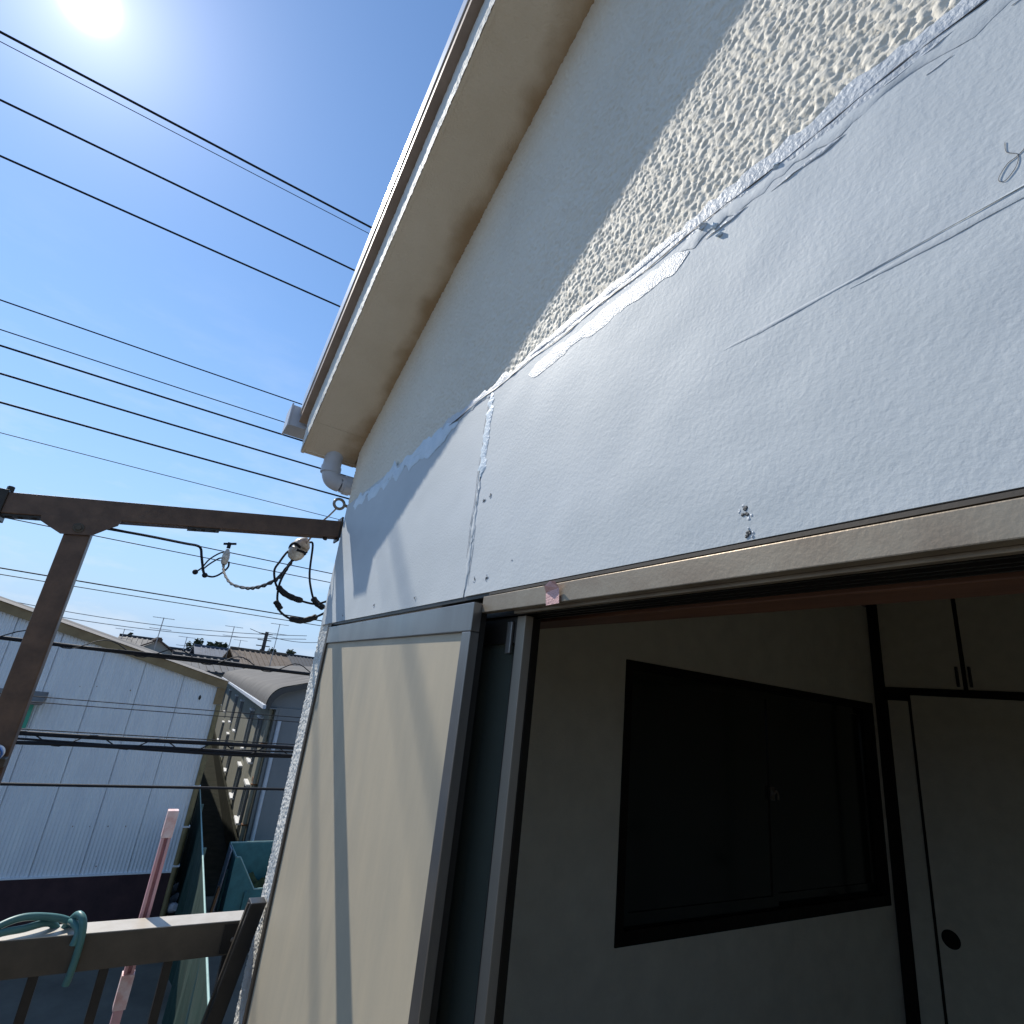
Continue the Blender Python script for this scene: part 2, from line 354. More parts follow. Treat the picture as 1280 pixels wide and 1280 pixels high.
# repair boards over the window head: faint roller texture and waviness as relief
PB, PT = 4.9645, 5.398
seam_x = -.895
def board(x0, x1, seed, yy):
    xs = np.arange(x0, x1, .004); zs = np.arange(PB, PT, .004); nx, nz = len(xs), len(zs)
    h = noise_field(nx, nz, 1.4, 4.5, seed)*.00004+noise_field(nx, nz, 3, 11, seed+5, .5, .2)*.00006+noise_field(nx, nz, 25, 70, seed+1)*.0005
    Xg, Zg = np.meshgrid(xs, zs)
    grow = np.clip((Xg+.9)/1.1, .25, 1.1); h = h*grow
    if x1 < 0:                                          # left board bows slightly off the wall
        h = h+.0006*np.sin((Xg-x0)*5)
    b = height_sheet('cladding_board', xs, zs, h, yy, 'board_paint', house)
    obj('board_core', MB().box((x0, yy+.0015, PB), (x1-.004, -.0005, PT-.004)), 'seam_grey', b)
    return b
b1 = board(-1.952, seam_x-.003, 51, -.0105); b2 = board(seam_x+.004, 1.3, 61, -.0115)
obj('seam', MB().box((seam_x-.006, -.0085, PB), (seam_x+.007, -.006, PT)), 'seam_grey', house)
# filler along the joints
def topz(x): return 5.393
ribbon('filler_band', (-1.86, -1.05), lambda x: 5.375+.02*(x+1.7)*.6, .016, .018, -.0105, .0016, 'filler', house, 3, .75)
ribbon('filler_band', (-1.70, -1.10), lambda x: 5.372, .022, .012, -.011, .0016, 'filler', house, 14, .8)
ribbon('joint_band', (-1.15, .45), lambda x: 5.398, .012, .014, -.0108, .0007, 'seam_paint', house, 4, .45, .004)
ribbon('joint_crack', (-1.1, .42), lambda x: 5.393+.002*math.sin(x*31), .0009, .0011, -.0121, .0007, 'screw', house, 44, 1.0, .004)
ribbon('filler_band', (-.76, -.39), lambda x: 5.405, .003, .011, -.0116, .0006, 'mesh_tape', house, 5, .5)
ribbon('mesh_tape', (-.755, -.385), lambda x: 5.366+.010*(x+.385), .015, .014, -.0120, .0005, 'mesh_tape', house, 6, .28, .004)
ribbon('filler_band', (-.40, .30), lambda x: 5.378, .008, .010, -.0118, .0005, 'board_paint', house, 7, .7, .004)
ribbon('filler_band', (-.33, .30), lambda x: 5.400, .014, .015, -.0118, .0006, 'seam_paint', house, 17, .4, .004)
for k, (x0, x1, z) in enumerate([(-.36, -.30, 5.366), (-.27, -.19, 5.362), (-.16, -.09, 5.385), (-.24, -.20, 5.391), (-.06, -.01, 5.365), (-.12, -.10, 5.36)]):
    ribbon('filler_crust', (x0, x1), lambda x, z=z, x0=x0: z+.02*(x-x0), .0022, .002, -.0118, .0008, 'seam_paint', house, 21+k, .9, .003)
for k, (za, zb, xa, xb, w_, t_) in enumerate([(5.1875, 5.192, -.388, .06, .0018, .00028), (5.1815, 5.186, -.20, .05, .0030, .00002)]):
    ribbon('trowel_ridge', (xa, xb), lambda x, za=za, zb=zb, xa=xa, xb=xb: za+(zb-za)*(x-xa)/(xb-xa), w_, w_, -.0116, t_, 'board_paint', house, 60+k, .5, .008)
def crumb(c, s, material, seed, nm='filler_crumb'):
    rs = random.Random(seed); mb = MB().ball(c, (s, s*.6, s*.8), 8, 6)
    mb.v = [tuple(a+rs.uniform(-.3, .3)*s for a in v) for v in mb.v]; return obj(nm, mb, material, house)
crumb((-.362, -.0125, 5.388), .006, 'mesh_tape', 1); crumb((-.345, -.013, 5.374), .005, 'filler', 2); crumb((-.338, -.0125, 5.355), .004, 'filler', 3)
crumb((-.262, -.0125, 5.392), .004, 'filler', 4); crumb((-.055, -.013, 5.402), .011, 'plank_brown', 5); crumb((-.045, -.0125, 5.396), .008, 'filler', 6)
# seam filler at the butt joint
def vribbon(name, z0, z1, xc, w, y0, t, material, seed, rough=.4):
    rs = np.random.RandomState(seed); n = int(abs(z1-z0)/.006); mb = MB()
    for i in range(n):
        z = z0+(z1-z0)*i/(n-1); e = min(1, min(i, n-1-i)/3+.2); a, b = w*(1+rough*rs.normal())*e, w*(1+rough*rs.normal())*e; x = xc(z)
        mb.add([(x-a, y0, z), (x-a*.6, y0-t, z), (x+b*.6, y0-t, z), (x+b, y0, z)], [])
        if i: k = 4*i; mb.f += [(k-4+j, k+j, k+j+1, k-3+j) for j in range(3)]
    return obj(name, mb, material, house, True)
vribbon('filler_band', 5.20, 5.388, lambda z: -.893, .012, -.0118, .0012, 'filler', 8, .25)
vribbon('filler_band', 4.978, 5.19, lambda z: -.893, .0045, -.0118, .0009, 'board_paint', 9, .5)
vribbon('crack', 5.04, 5.39, lambda z: -.9075+.002*math.sin(z*60), .0008, -.0111, .0005, 'seam_grey', 10, .6)
vribbon('crack', 4.985, 5.10, lambda z: -.884+.001*math.sin(z*70), .0006, -.0122, .0004, 'seam_grey', 12, .6)
# screw holes and chipped paint round them
for k, (px, py, s) in enumerate([(932, 640, .0050), (934, 668, .0040), (605, 626, .0035), (613, 619, .003), (593, 724, .0036), (608, 722, .0036), (518, 747, .0028), (467, 757, .0032), (428, 770, .0025), (640, 700, .0009)]):
    c = at(px, py, 1, -.012); rs = random.Random(k)
    mb = MB()
    for j in range(6):
        a = rs.uniform(0, 6.28); d = rs.uniform(.1, .9)*s; r = s*rs.uniform(.25, .6)
        mb.ball((c[0]+d*math.cos(a)*.9, c[1], c[2]+d*math.sin(a)), (r, .0007, r*.8), 6, 4)
    sc = obj('screw_hole', mb, 'screw', house)
    mb = MB()
    for j in range(5):
        a = rs.uniform(0, 6.28); d = s*1.5; r = s*rs.uniform(.2, .45); mb.ball((c[0]+d*math.cos(a), c[1]+.0004, c[2]+d*math.sin(a)), (r, .001, r), 6, 4)
    obj('chipped_paint', mb, 'mesh_tape', sc)
# stray hair-thin thread stuck in the primer
P = [at(x, y, 1, -.0117) for x, y in ((1256, 178), (1258, 190), (1272, 193), (1270, 208), (1256, 226), (1248, 224), (1258, 206), (1270, 196), (1280, 186), (1290, 170))]
obj('stray_thread', MB().tube(catmull(P, 5), .00022, 5), 'cable_grey', house, True)

# roof: slab, soffit, barge fascia, verge, gutter, pipe
OV = -.198
def sloped(xa, xb, ya, yb, z0, z1, mb=None, side=0):
    mb = mb or MB(); f = (lambda x: zs_(x)) if not side else (lambda x: zs_(2*XR-x))
    return mb.prism([(xa, f(xa)+z0), (xb, f(xb)+z0), (xb, f(xb)+z1), (xa, f(xa)+z1)], 1, ya, yb)
rf = sloped(XE+.02, XR, OV+.02, YB+.25, .02, .225); sloped(XR, XF-.02, OV+.02, YB+.25, .02, .225, rf, 1)
roof = obj('roof', rf, 'wood_dark_eave', house)
sh_ = sloped(XE-.055, XR+.01, OV-.022, YB+.27, .227, .25); sloped(XR-.01, XF+.05, OV-.022, YB+.27, .227, .25, sh_, 1)
obj('roof_covering', sh_, 'roof_slate', roof)
# soffit boards, each a length with a fine butt joint
cuts = [XE, -1.92, -.55, .9, XR]
for a, b in zip(cuts[:-1], cuts[1:]): obj('soffit_board', sloped(a+.0008, b-.0008, OV+.012, .003, .0, .018), 'soffit', roof)
obj('soffit_board', sloped(XR, XF, OV+.012, .003, .0, .018, None, 1), 'soffit', roof)
ef = MB().box((XE-.004, OV+.014, ZE+.004), (XE+.016, YB+.2, ZE+.2)); obj('eave_fascia', ef, 'soffit', roof)
# barge fascia in rough render: fine relief mesh following the slope
def fascia(x0, x1, hgt, y0, step=.004):
    nx = int((x1-x0)/step); nz = int(hgt/step)+1; f = stucco(nx, nz, 77)*.55
    mb = MB(); V = []
    for j in range(nz):
        for i in range(nx):
            x = x0+step*i; V.append((x, y0-f[j, i], zs_(x)-.004+hgt*j/(nz-1)))
    F = [(j*nx+i, j*nx+i+1, (j+1)*nx+i+1, (j+1)*nx+i) for j in range(nz-1) for i in range(nx-1)]
    return mb.add(V, F)
fa = obj('barge_fascia', fascia(XE, .3, .16, OV), 'stucco_edge', roof, True)
fb = sloped(XE, XR, OV+.002, OV+.0125, -.002, .16); sloped(XR, XF, OV+.002, OV+.0125, -.002, .16, fb, 1); obj('barge_board', fb, 'soffit', roof)
vg = sloped(XE-.045, XR, OV-.026, OV+.012, .158, .225); sloped(XR, XF+.03, OV-.026, OV+.012, .158, .225, vg, 1); obj('verge_trim', vg, 'verge_brown', roof)
ve = sloped(XE-.06, XR, OV-.0265, OV+.03, .251, .265)
ve.prism([(XE-.06, zs_(XE-.06)+.205), (XR, zs_(XR)+.205), (XR, zs_(XR)+.285), (XE-.06, zs_(XE-.06)+.285)], 1, OV-.030, OV-.0268)
obj('metal_drip_edge', ve, 'roof_metal', roof)
# gutter (box profile, open top) with end cap
gx0, gx1, gz0, gz1 = -2.235, -2.125, 5.705, 5.79
gt = MB().box((gx0, -.255, gz0), (gx1, YB, gz0+.006)).box((gx0, -.255, gz0+.006), (gx0+.006, YB, gz1)).box((gx1-.006, -.255, gz0+.006), (gx1, YB, gz1))
gu = obj('gutter', gt, 'pvc', house)
obj('gutter_end_cap', MB().box((gx0-.005, -.262, gz0-.005), (gx1+.004, -.2555, gz1+.006), .002), 'pvc', gu)
for y in (.3, .9, 1.5, 2.1): obj('gutter_bracket', MB().box((gx1, y, gz0+.03), (XE-.003, y+.025, gz0+.05)), 'galvanised', gu)
pp = catmull([(-2.045, -.078, 5.66), (-2.045, -.078, 5.58), (-2.045, -.078, 5.545), (-2.045, -.066, 5.512), (-2.045, -.036, 5.502), (-2.045, .0, 5.502), (-2.045, .30, 5.49), (-2.045, .36, 5.45), (-2.045, .37, 5.38), (-2.045, .37, 2.0), (-2.045, .37, .1)], 6)
dp = obj('downpipe', MB().tube(pp, .034, 14), 'pvc', house, True)
obj('pipe_socket', MB().tube([(-2.045, -.078, 5.53), (-2.045, -.078, 5.556)], .0375, 14).tube([(-2.045, -.02, 5.502), (-2.045, .005, 5.502)], .0375, 14), 'pvc', dp, True)

# shutter box beside the window
PL = at(396, 800, 1, -.03)[0]; 
bx0, bx1, bz0, bz1 = -1.80, -.815, 3.12, 4.9455; yf = -.03
box_ = obj('shutter_box', MB().box((bx0+.004, -.012, bz0), (bx1-.004, -.0005, bz1-.004)), 'bronze_dark', house)
obj('top_rail', MB().box((bx0+.0505, yf, bz1-.048), (bx1, -.0125, bz1), .0015), 'alu_sheen', box_)
obj('stile', MB().box((bx1-.030, yf, bz0), (bx1, -.0125, bz1-.0485), .0015), 'alu_sheen', box_)
obj('stile', MB().box((bx0+.03, yf, bz0), (bx0+.05, -.0125, bz1), .0015), 'bronze', box_)
obj('stile', MB().box((bx0-.012, yf+.010, bz0), (bx0+.0295, -.0005, bz1+.012)), 'bronze_dark', box_)
obj('infill_panel', MB().box((bx0+.0505, yf+.006, bz0+.04), (bx1-.0245, -.0130, bz1-.0485)), 'pocket_panel', box_)
obj('bottom_rail', MB().box((bx0+.0505, yf, bz0), (bx1-.0245, -.0125, bz0+.0395), .0015), 'bronze', box_)

# window: outer head fin, tracks, sash pushed half into the shutter box
win = obj('window', MB().box((bx1+.001, -.014, 4.930), (1.1, -.0005, 4.957), .0012), 'bronze_light', house)
obj('head_flashing', MB().box((-1.80, -.0085, 4.9575), (1.2, -.0005, 4.964)), 'bronze_dark', win)
obj('head_flashing', MB().box((-.80, -.0115, 4.959), (1.2, -.009, 4.963)), 'bronze', win)
hd = MB().box((OPL, .0, 4.958), (OPR+.05, .14, HEAD-.001))
for y, zb in ((.018, 4.928), (.048, 4.932), (.078, 4.937), (.108, 4.941)): hd.box((OPL, y, zb), (OPR, y+.004, 4.9575))
obj('head_track', hd, 'bronze_dark', win)
obj('track_lip', MB().box((-.735, .0005, 4.926), (OPR, .008, 4.931), .001), 'bronze_light', win)
obj('jamb', MB().box((OPR, -.014, SILL), (OPR+.045, .14, 4.926)), 'bronze_dark', win)
obj('sill', MB().box((bx1+.002, -.03, SILL-.035), (OPR, .13, SILL)), 'bronze', win)
SX0, SX1 = -1.01, at(648, 862, 1, .021)[0]
def sash(x0, x1, y, zt, stile_m, glass=True):
    s = obj('sash', MB().box((x1-.024, y-.013, SILL+.012), (x1, y+.002, zt), .0012), stile_m, win)
    obj('top_rail', MB().box((x0, y-.011, zt-.042), (x1-.0245, y+.011, zt), .001), 'bronze_dark', s)
    obj('bottom_rail', MB().box((x0, y-.011, SILL+.012), (x1-.0245, y+.011, SILL+.08), .001), 'bronze_dark', s)
    obj('pane', MB().box((x0, y-.0025, SILL+.0805), (x1-.0245, y+.0025, zt-.0425)), 'pane_glass', s)
    obj('glazing_bead', MB().box((x1-.032, y-.009, SILL+.081), (x1-.0248, y-.003, zt-.043)), 'bronze_dark', s)
    return s
s1 = sash(SX0, SX1, .034, 4.9265, 'stile_bronze'); s2 = sash(SX0-.02, at(667, 862, 1, .094)[0], .094, 4.936, 'bronze_dark')
obj('inner_stile', MB().box((at(589, 862, 1, .045)[0], .045, SILL+.09), (at(602, 862, 1, .045)[0], .060, 4.878), .001), 'stile_bronze', s1)
obj('glass_reflection', MB().box((SX1-.048, .018, 4.868), (SX1-.034, .0225, 4.918), .001), 'alu_sheen', s1)  # added strip standing in for a bluish reflection high on the glass
obj('jamb', MB().box((OPL-.03, .0, SILL), (OPL, .14, 4.926)), 'bronze_dark', win)
tp = at(692, 743, 1, -.0168)
obj('tape_scrap', MB().add([(tp[0]-.016, -.0168, tp[2]-.014), (tp[0]+.014, -.0168, tp[2]-.013), (tp[0]+.012, -.0172, tp[2]+.008), (tp[0]+.012, -.0255, tp[2]+.016), (tp[0]-.002, -.0235, tp[2]+.0175), (tp[0]-.014, -.024, tp[2]+.012), (tp[0]-.018, -.0175, tp[2]+.004)], [(0, 1, 2, 6), (2, 3, 4, 5), (2, 5, 6)]), 'pink_tape', win)
# wooden lintel and inside lining
obj('inner_lintel', MB().box((-1.45, .1405, 4.942), (1.2, .20, 4.975), .002).box((-1.45, .165, 4.9755), (1.2, .20, 5.12)), 'wood_lintel', house)

# room behind: floor, ceiling, lining, back wall with closet
RB = at(1095, 850, 0, -1.85)[1]
obj('room_floor', MB().box((-1.849, .141, 3.0), (1.9, RB, 3.14)), 'tatami', house)
obj('room_ceiling', MB().box((-1.849, .141, 5.665), (1.9, RB+.1, 5.69)), 'ceiling_board', house)
obj('partition_wall', MB().box((1.9, .141, 3.0), (2.0, RB+.1, 5.664)).box((-1.849, RB+.02, 3.0), (1.9, RB+.1, 5.664)), 'room_wall', house)
obj('wall_lining', MB().box((-1.849, .1408, 5.121), (1.9, .16, 5.664)).box((-1.849, .1408, 3.14), (OPL-.03, .16, 5.12)).box((OPR+.05, .1408, 3.14), (1.9, .16, 5.12)), 'room_wall', house)
# window in the end wall
iw = obj('side_window', MB().box((-1.90, WY0, WZ0), (-1.845, WY0+.04, WZ1)).box((-1.90, WY1-.04, WZ0), (-1.845, WY1, WZ1)).box((-1.90, WY0+.04, WZ1-.035), (-1.845, WY1-.04, WZ1)).box((-1.90, WY0+.04, WZ0), (-1.845, WY1-.04, WZ0+.05)), 'dark_wood', house)
wm = (WY0+WY1)/2
for a, b, x in ((WY0+.04, wm+.03, -1.872), (wm-.03, WY1-.04, -1.895)):
    sa = obj('sash', MB().box((x-.008, a, WZ0+.05), (x+.008, a+.04, WZ1-.035)).box((x-.008, b-.04, WZ0+.05), (x+.008, b, WZ1-.035)).box((x-.008, a+.04, WZ1-.075), (x+.008, b-.04, WZ1-.035)).box((x-.008, a+.04, WZ0+.05), (x+.008, b-.04, WZ0+.10)), 'dark_pane', iw)
    obj('pane', MB().box((x-.002, a+.0405, WZ0+.1005), (x+.002, b-.0405, WZ1-.0755)), 'dark_pane', sa)
obj('crescent_lock', MB().box((-1.8635, wm-.012, 4.47), (-1.848, wm+.010, 4.53), .003).tube(catmull([(-1.846, wm, 4.50), (-1.842, wm+.012, 4.515), (-1.842, wm+.024, 4.50), (-1.842, wm+.026, 4.475)], 4), .005, 6), 'galvanised', iw)
# closet
cl = obj('closet', MB().box((-1.845, RB-.045, 3.14), (-1.79, RB+.0195, 5.664)).box((-1.789, RB-.04, 5.085), (1.0, RB+.02, 5.125)).box((-1.789, RB-.03, 5.05), (-1.68, RB+.0, 5.0845)), 'dark_wood', house)
for k in range(5):
    a = -1.789+.425*k
    d = obj('upper_door', MB().box((a, RB-.028, 5.126), (a+.405, RB+.01, 5.66), .002), 'closet_paper', cl)
    obj('door_edge', MB().box((a+.4055, RB-.032, 5.126), (a+.4245, RB+.01, 5.66)), 'dark_wood', d)
    hx = a+.385 if k % 2 == 0 else a+.02
    obj('pull', MB().box((hx-.006, RB-.046, 5.14), (hx+.006, RB-.0285, 5.25), .003), 'steel_dark', d)
obj('closet_side_strip', MB().box((-1.785, RB-.02, 3.16), (-1.672, RB+.01, 5.0495)), 'closet_paper', cl)
for k in range(3):
    a = -1.668+.86*k
    d = obj('sliding_door', MB().box((a+.012, RB-.03, 3.16), (a+.848, RB-.005, 5.084), .002), 'closet_paper', cl)
    obj('door_edge', MB().box((a, RB-.034, 3.16), (a+.0115, RB-.005, 5.084)).box((a+.8485, RB-.034, 3.16), (a+.8595, RB-.005, 5.084)), 'dark_wood', d)
    hc = (a+.072, RB-.031, 3.885)
    obj('finger_pull', MB().disc(hc, (0, -1, 0), .042, .004, 24, .001), 'dark_wood', d, True)

# ================================================================== BALCONY
XBm = -1.985; FL = 3.0
bal = empty('balcony', (-1.0, -.5, 0), 'balcony with bronze aluminium handrail, bars, corner post and sloping bare rafter', 'balcony')
obj('deck', MB().box((XBm-.03, -.79, FL-.10), (2.6, -.001, FL)), 'balcony_floor', bal)
obj('deck_edge_beam', MB().box((XBm-.06, -.82, FL-.22), (XBm-.031, -.001, FL+.03)).box((XBm-.06, -.82, FL-.22), (2.6, -.791, FL+.03)), 'bronze', bal)
for x in (-1.9, 2.4): obj('support_post', MB().box((x-.04, -.78, 0), (x+.04, -.70, FL-.101)), 'bronze', bal)
# end rail at right angles to the wall, bars below
rl = obj('handrail', MB().box((XBm-.070, -.735, 4.024), (XBm, -.0005, 4.106), .003), 'bronze', bal)
obj('rail_sunlit_top', MB().box((XBm-.071, -.735, 4.1065), (XBm+.001, -.0005, 4.1085)), 'rail_sunlit', rl)  # thin added sheet, paler than the rail to paint its sunlit top face
obj('rail_bolt', MB().disc((XBm+.0005, -.055, 4.062), (1, 0, 0), .0065, .005, 10, .0015), 'galvanised', rl, True)
obj('rail_bracket', MB().box((XBm+.0005, -.085, 4.030), (XBm+.003, -.0005, 4.10)), 'bronze_dark', rl)
obj('bottom_rail', MB().box((XBm-.04, -.735, FL+.08), (XBm-.008, -.0005, FL+.12), .002), 'bronze', bal)
for i in range(5):
    y = -.648+.1475*i; obj('baluster', MB().box((XBm-.034, y-.011, FL+.1205), (XBm-.014, y+.011, 4.0235), .001), 'bronze_dark', bal)
obj('front_rail', MB().box((XBm+.0, -.76, 4.024), (2.6, -.7355, 4.106), .003), 'bronze', bal)
obj('front_bottom_rail', MB().box((XBm+.0, -.757, FL+.08), (2.6, -.7375, FL+.12), .002), 'bronze', bal)
for i in range(29):
    x = XBm+.15+.15*i; obj('baluster', MB().box((x-.011, -.757, FL+.1205), (x+.011, -.740, 4.0235), .001), 'bronze_dark', bal)
# corner post, gusset, sloping rafter
def zraf(y): return 5.315+.172*y
raf = obj('rafter', MB().hexa([(XBm-.05, -.965, zraf(-.965)-.031), (XBm, -.965, zraf(-.965)-.031), (XBm, -.0005, zraf(0)-.031), (XBm-.05, -.0005, zraf(0)-.031), (XBm-.05, -.965, zraf(-.965)+.031), (XBm, -.965, zraf(-.965)+.031), (XBm, -.0005, zraf(0)+.031), (XBm-.05, -.0005, zraf(0)+.031)], .003), 'bronze_brown', bal)
obj('post', MB().box((XBm-.052, -.768, FL+.001), (XBm-.004, -.706, zraf(-.74)-.034), .004), 'bronze_brown', bal)
def rp(u, v): return (-.738+u, zraf(-.738+u)+v)
gs = [rp(-.092, -.028), rp(.092, -.028), rp(.088, -.046), rp(.070, -.056), rp(.036, -.080), rp(-.036, -.080), rp(-.070, -.058), rp(-.088, -.046)]
gsx = obj('gusset_plate', MB().prism(gs, 0, XBm+.0008, XBm+.006), 'bronze_brown', bal)
obj('gusset_bolt', MB().disc((XBm+.006, rp(.0, -.06)[0], rp(0, -.06)[1]), (1, 0, 0), .014, .003, 20, .001).disc((XBm+.009, rp(0, -.06)[0], rp(0, -.06)[1]), (1, 0, 0), .009, .005, 6, .001), 'bronze', gsx, True)
for y in (-.90, -.875, -.845, -.455, -.43, -.40, -.05): obj('rafter_screw', MB().disc((XBm-.02, y, zraf(y)-.0305), (0, -.17, -1), .008, .010, 8, .002), 'bronze_dark', raf, True)
for y0, y1 in ((-.93, -.825), (-.475, -.385)): obj('rafter_clip', MB().hexa([(XBm-.045, y0, zraf(y0)-.037), (XBm-.004, y0, zraf(y0)-.037), (XBm-.004, y1, zraf(y1)-.037), (XBm-.045, y1, zraf(y1)-.037), (XBm-.045, y0, zraf(y0)-.0315), (XBm-.004, y0, zraf(y0)-.0315), (XBm-.004, y1, zraf(y1)-.0315), (XBm-.045, y1, zraf(y1)-.0315)]), 'bronze_dark', raf)
obj('rafter_end_clamp', MB().box((XBm-.06, -.965, zraf(-.94)-.045), (XBm+.006, -.915, zraf(-.94)+.04), .002).disc((XBm-.02, -.92, zraf(-.92)+.036), (0, 0, 1), .009, .016, 6, .002), 'bronze_dark', raf)
obj('wall_bracket', MB().box((XBm-.06, -.012, 5.27), (XBm+.004, -.0055, 5.36), .001), 'bronze_dark', raf)
obj('pole_arm', MB().box((XBm+.02, -.745, 4.500), (XBm+.06, -.70, 4.520), .002).box((XBm-.0035, -.745, 4.46), (XBm+.02, -.72, 4.54), .002), 'bronze', bal)

# things on the balcony
lp = empty('laundry_pole', (-1.9, -.722, 4.52), 'steel laundry pole with white end cap lying on bracket of balcony post', 'laundry pole')
obj('tube', MB().tube([(-1.90, -.722, 4.536), (1.2, -.722, 4.536)], .0155, 14), 'galvanised', lp, True)
obj('end_cap', MB().ball((-1.905, -.722, 4.536), (.024, .0185, .0185), 14, 10), 'white_plastic', lp, True)
obj('cap_ring', MB().tube([(-1.888, -.722, 4.536), (-1.874, -.722, 4.536)], .0185, 14), 'blue_plastic', lp, True)
def hose(pts, nm, par): return obj(nm, MB().tube(catmull(pts, 7), .0085, 10), 'hose_green', par, True)
hs_ = empty('garden_hose', (XBm-.02, -.5, 4.11), 'green hose looped over the balcony handrail', 'hose')
zt = 4.118
hose([(XBm+.03, -.70, 4.06), (XBm+.005, -.63, zt+.003), (XBm-.02, -.57, zt+.028), (XBm-.035, -.50, zt+.020), (XBm-.045, -.455, zt), (XBm-.062, -.44, zt-.03), (XBm-.060, -.47, 4.03)], 'hose_loop', hs_)
hose([(XBm+.02, -.68, 4.03), (XBm+.01, -.62, zt-.003), (XBm-.018, -.55, zt+.006), (XBm-.05, -.50, zt+.002), (XBm-.064, -.47, zt-.04)], 'hose_loop', hs_)
hose([(XBm-.058, -.48, zt-.04), (XBm-.045, -.462, zt+.004), (XBm-.012, -.446, zt+.030), (XBm+.012, -.430, zt+.016), (XBm+.0125, -.424, zt-.03), (XBm+.0125, -.425, zt-.085), (XBm+.011, -.428, zt-.115)], 'hose_loop', hs_)
hose([(XBm-.05, -.46, zt), (XBm-.02, -.455, zt+.012), (XBm+.006, -.436, zt-.001), (XBm+.012, -.438, zt-.03)], 'hose_loop', hs_)
# dark bar leaning in the corner between rail and wall
def quad_bar(a, b, wx, wy, bev=.003):
    return MB().hexa([(a[0]-wx, a[1]-wy, a[2]), (a[0]+wx, a[1]-wy, a[2]), (a[0]+wx, a[1]+wy, a[2]), (a[0]-wx, a[1]+wy, a[2]), (b[0]-wx, b[1]-wy, b[2]), (b[0]+wx, b[1]-wy, b[2]), (b[0]+wx, b[1]+wy, b[2]), (b[0]-wx, b[1]+wy, b[2])], bev)
lb = obj('leaning_bar', quad_bar((-1.875, -.245, FL+.002), (-1.895, -.030, 4.185), .024, .021), 'bronze_dark', None, False, (-1.875, -.24, FL))
tag(lb, 'dark brown metal bar leaning in corner between handrail and stucco wall', 'metal bar')
obj('groove_lip', quad_bar((-1.8745, -.2675, FL+.01), (-1.8935, -.0535, 4.18), .004, .002, 0), 'bronze', lb)
# pink pole outside the rail, standing on the ground
pk = empty('pink_pole', (-2.09, -.29, 0), 'tall thin pink painted pole standing upright outside balcony handrail', 'pole')
px0, px1, py0, py1 = -2.112, -2.084, -.301, -.272
obj('pole_shaft', MB().box((px0+.003, py0+.003, 0), (px1-.003, py1-.003, 3.905), .002), 'pink_paint', pk)
pm = obj('pole_channel', MB().box((px0, py0+.002, 3.9055), (px0+.006, py1-.002, 4.299), .001).box((px0+.006, py0+.002, 3.9055), (px1-.002, py0+.010, 4.299), .001).box((px0+.006, py1-.010, 3.9055), (px1-.002, py1-.002, 4.299), .001), 'pink_paint', pk)
obj('channel_groove', MB().box((px0+.0065, py0+.0105, 3.93), (px1-.012, py1-.0105, 4.298)), 'pink_dark', pm)
obj('joint_sleeve', MB().box((px0-.003, py0-.001, 3.885), (px1+.0015, py1+.001, 3.965), .0015), 'pink_paint_end', pk)
obj('pole_cap', MB().box((px0-.0005, py0, 4.2995), (px1+.0005, py1, 4.372), .002), 'pink_paint_end', pk)

# ================================================================== SERVICE DROP
sd = empty('service_drop', (XC, -.02, 5.4), 'electric service drop with eye bolt, insulator and looped black cables at house corner', 'cable')
ey = at(424, 630, 0, -2.02)
def P2(pts, X): return [at(x, y, 0, X if not callable(X) else X(i, len(pts))) for i, (x, y) in enumerate(pts)]
mb = MB(); c = Vector(ey); ring = [c+Vector((0, .019*math.cos(a), .019*math.sin(a))) for a in np.linspace(0, 2*math.pi, 20)]
mb.tube(ring, .0055, 7, False); mb.tube([(c.x, c.y+.019, c.z), (c.x, .03, c.z-.004)], .006, 8)
obj('eye_bolt', mb, 'galvanised', sd, True)
obj('tie_wire', MB().tube(catmull(P2([(421, 635), (411, 645), (403, 652), (396, 664), (390, 670), (382, 681)], -2.075), 4), .0035, 6), 'galvanised', sd, True)
ic = Vector(at(374, 686, 0, -2.10)); dr = (Vector(at(386, 672, 0, -2.10))-Vector(at(364, 702, 0, -2.10))).normalized()
pr = [(-.048, .006), (-.044, .017), (-.030, .028), (-.014, .031), (-.006, .025), (.002, .025), (.008, .031), (.022, .030), (.036, .020), (.046, .010), (.05, .004)]
obj('insulator', MB().tube([ic+dr*a for a, b in pr], [b for a, b in pr], 16), 'porcelain', sd, True)
obj('insulator_binding', MB().tube(catmull([ic+Vector((.024, 0, 0)), ic+Vector((.02, -.026, .012)), ic+Vector((-.01, -.03, -.006)), ic+Vector((-.02, .01, -.02)), ic+Vector((.024, .02, -.016)), ic+Vector((.032, -.012, -.012))], 5), .005, 6), 'cable_black', sd, True)
XL = -2.10
loops = [
 [(384, 690), (374, 693), (362, 688), (349, 703), (343, 713), (344, 727), (348, 735), (361, 745), (376, 751), (393, 755), (404, 753), (418, 748)],
 [(366, 700), (357, 714), (350, 728), (347, 742), (347, 754), (350, 764), (362, 773), (378, 776), (392, 772), (402, 768), (416, 760)],
 [(383, 681), (387, 678), (391, 681), (388, 706), (387, 718), (388, 732), (393, 751), (404, 759), (418, 762)]]
for lp_ in loops:
    n = len(lp_); pts = [at(x, y, 0, XL+(.055 if i > n-3 else 0)) for i, (x, y) in enumerate(lp_)]
    obj('cable_loop', MB().tube(catmull(pts, 6), .0039, 8), 'cable_black', sd, True)
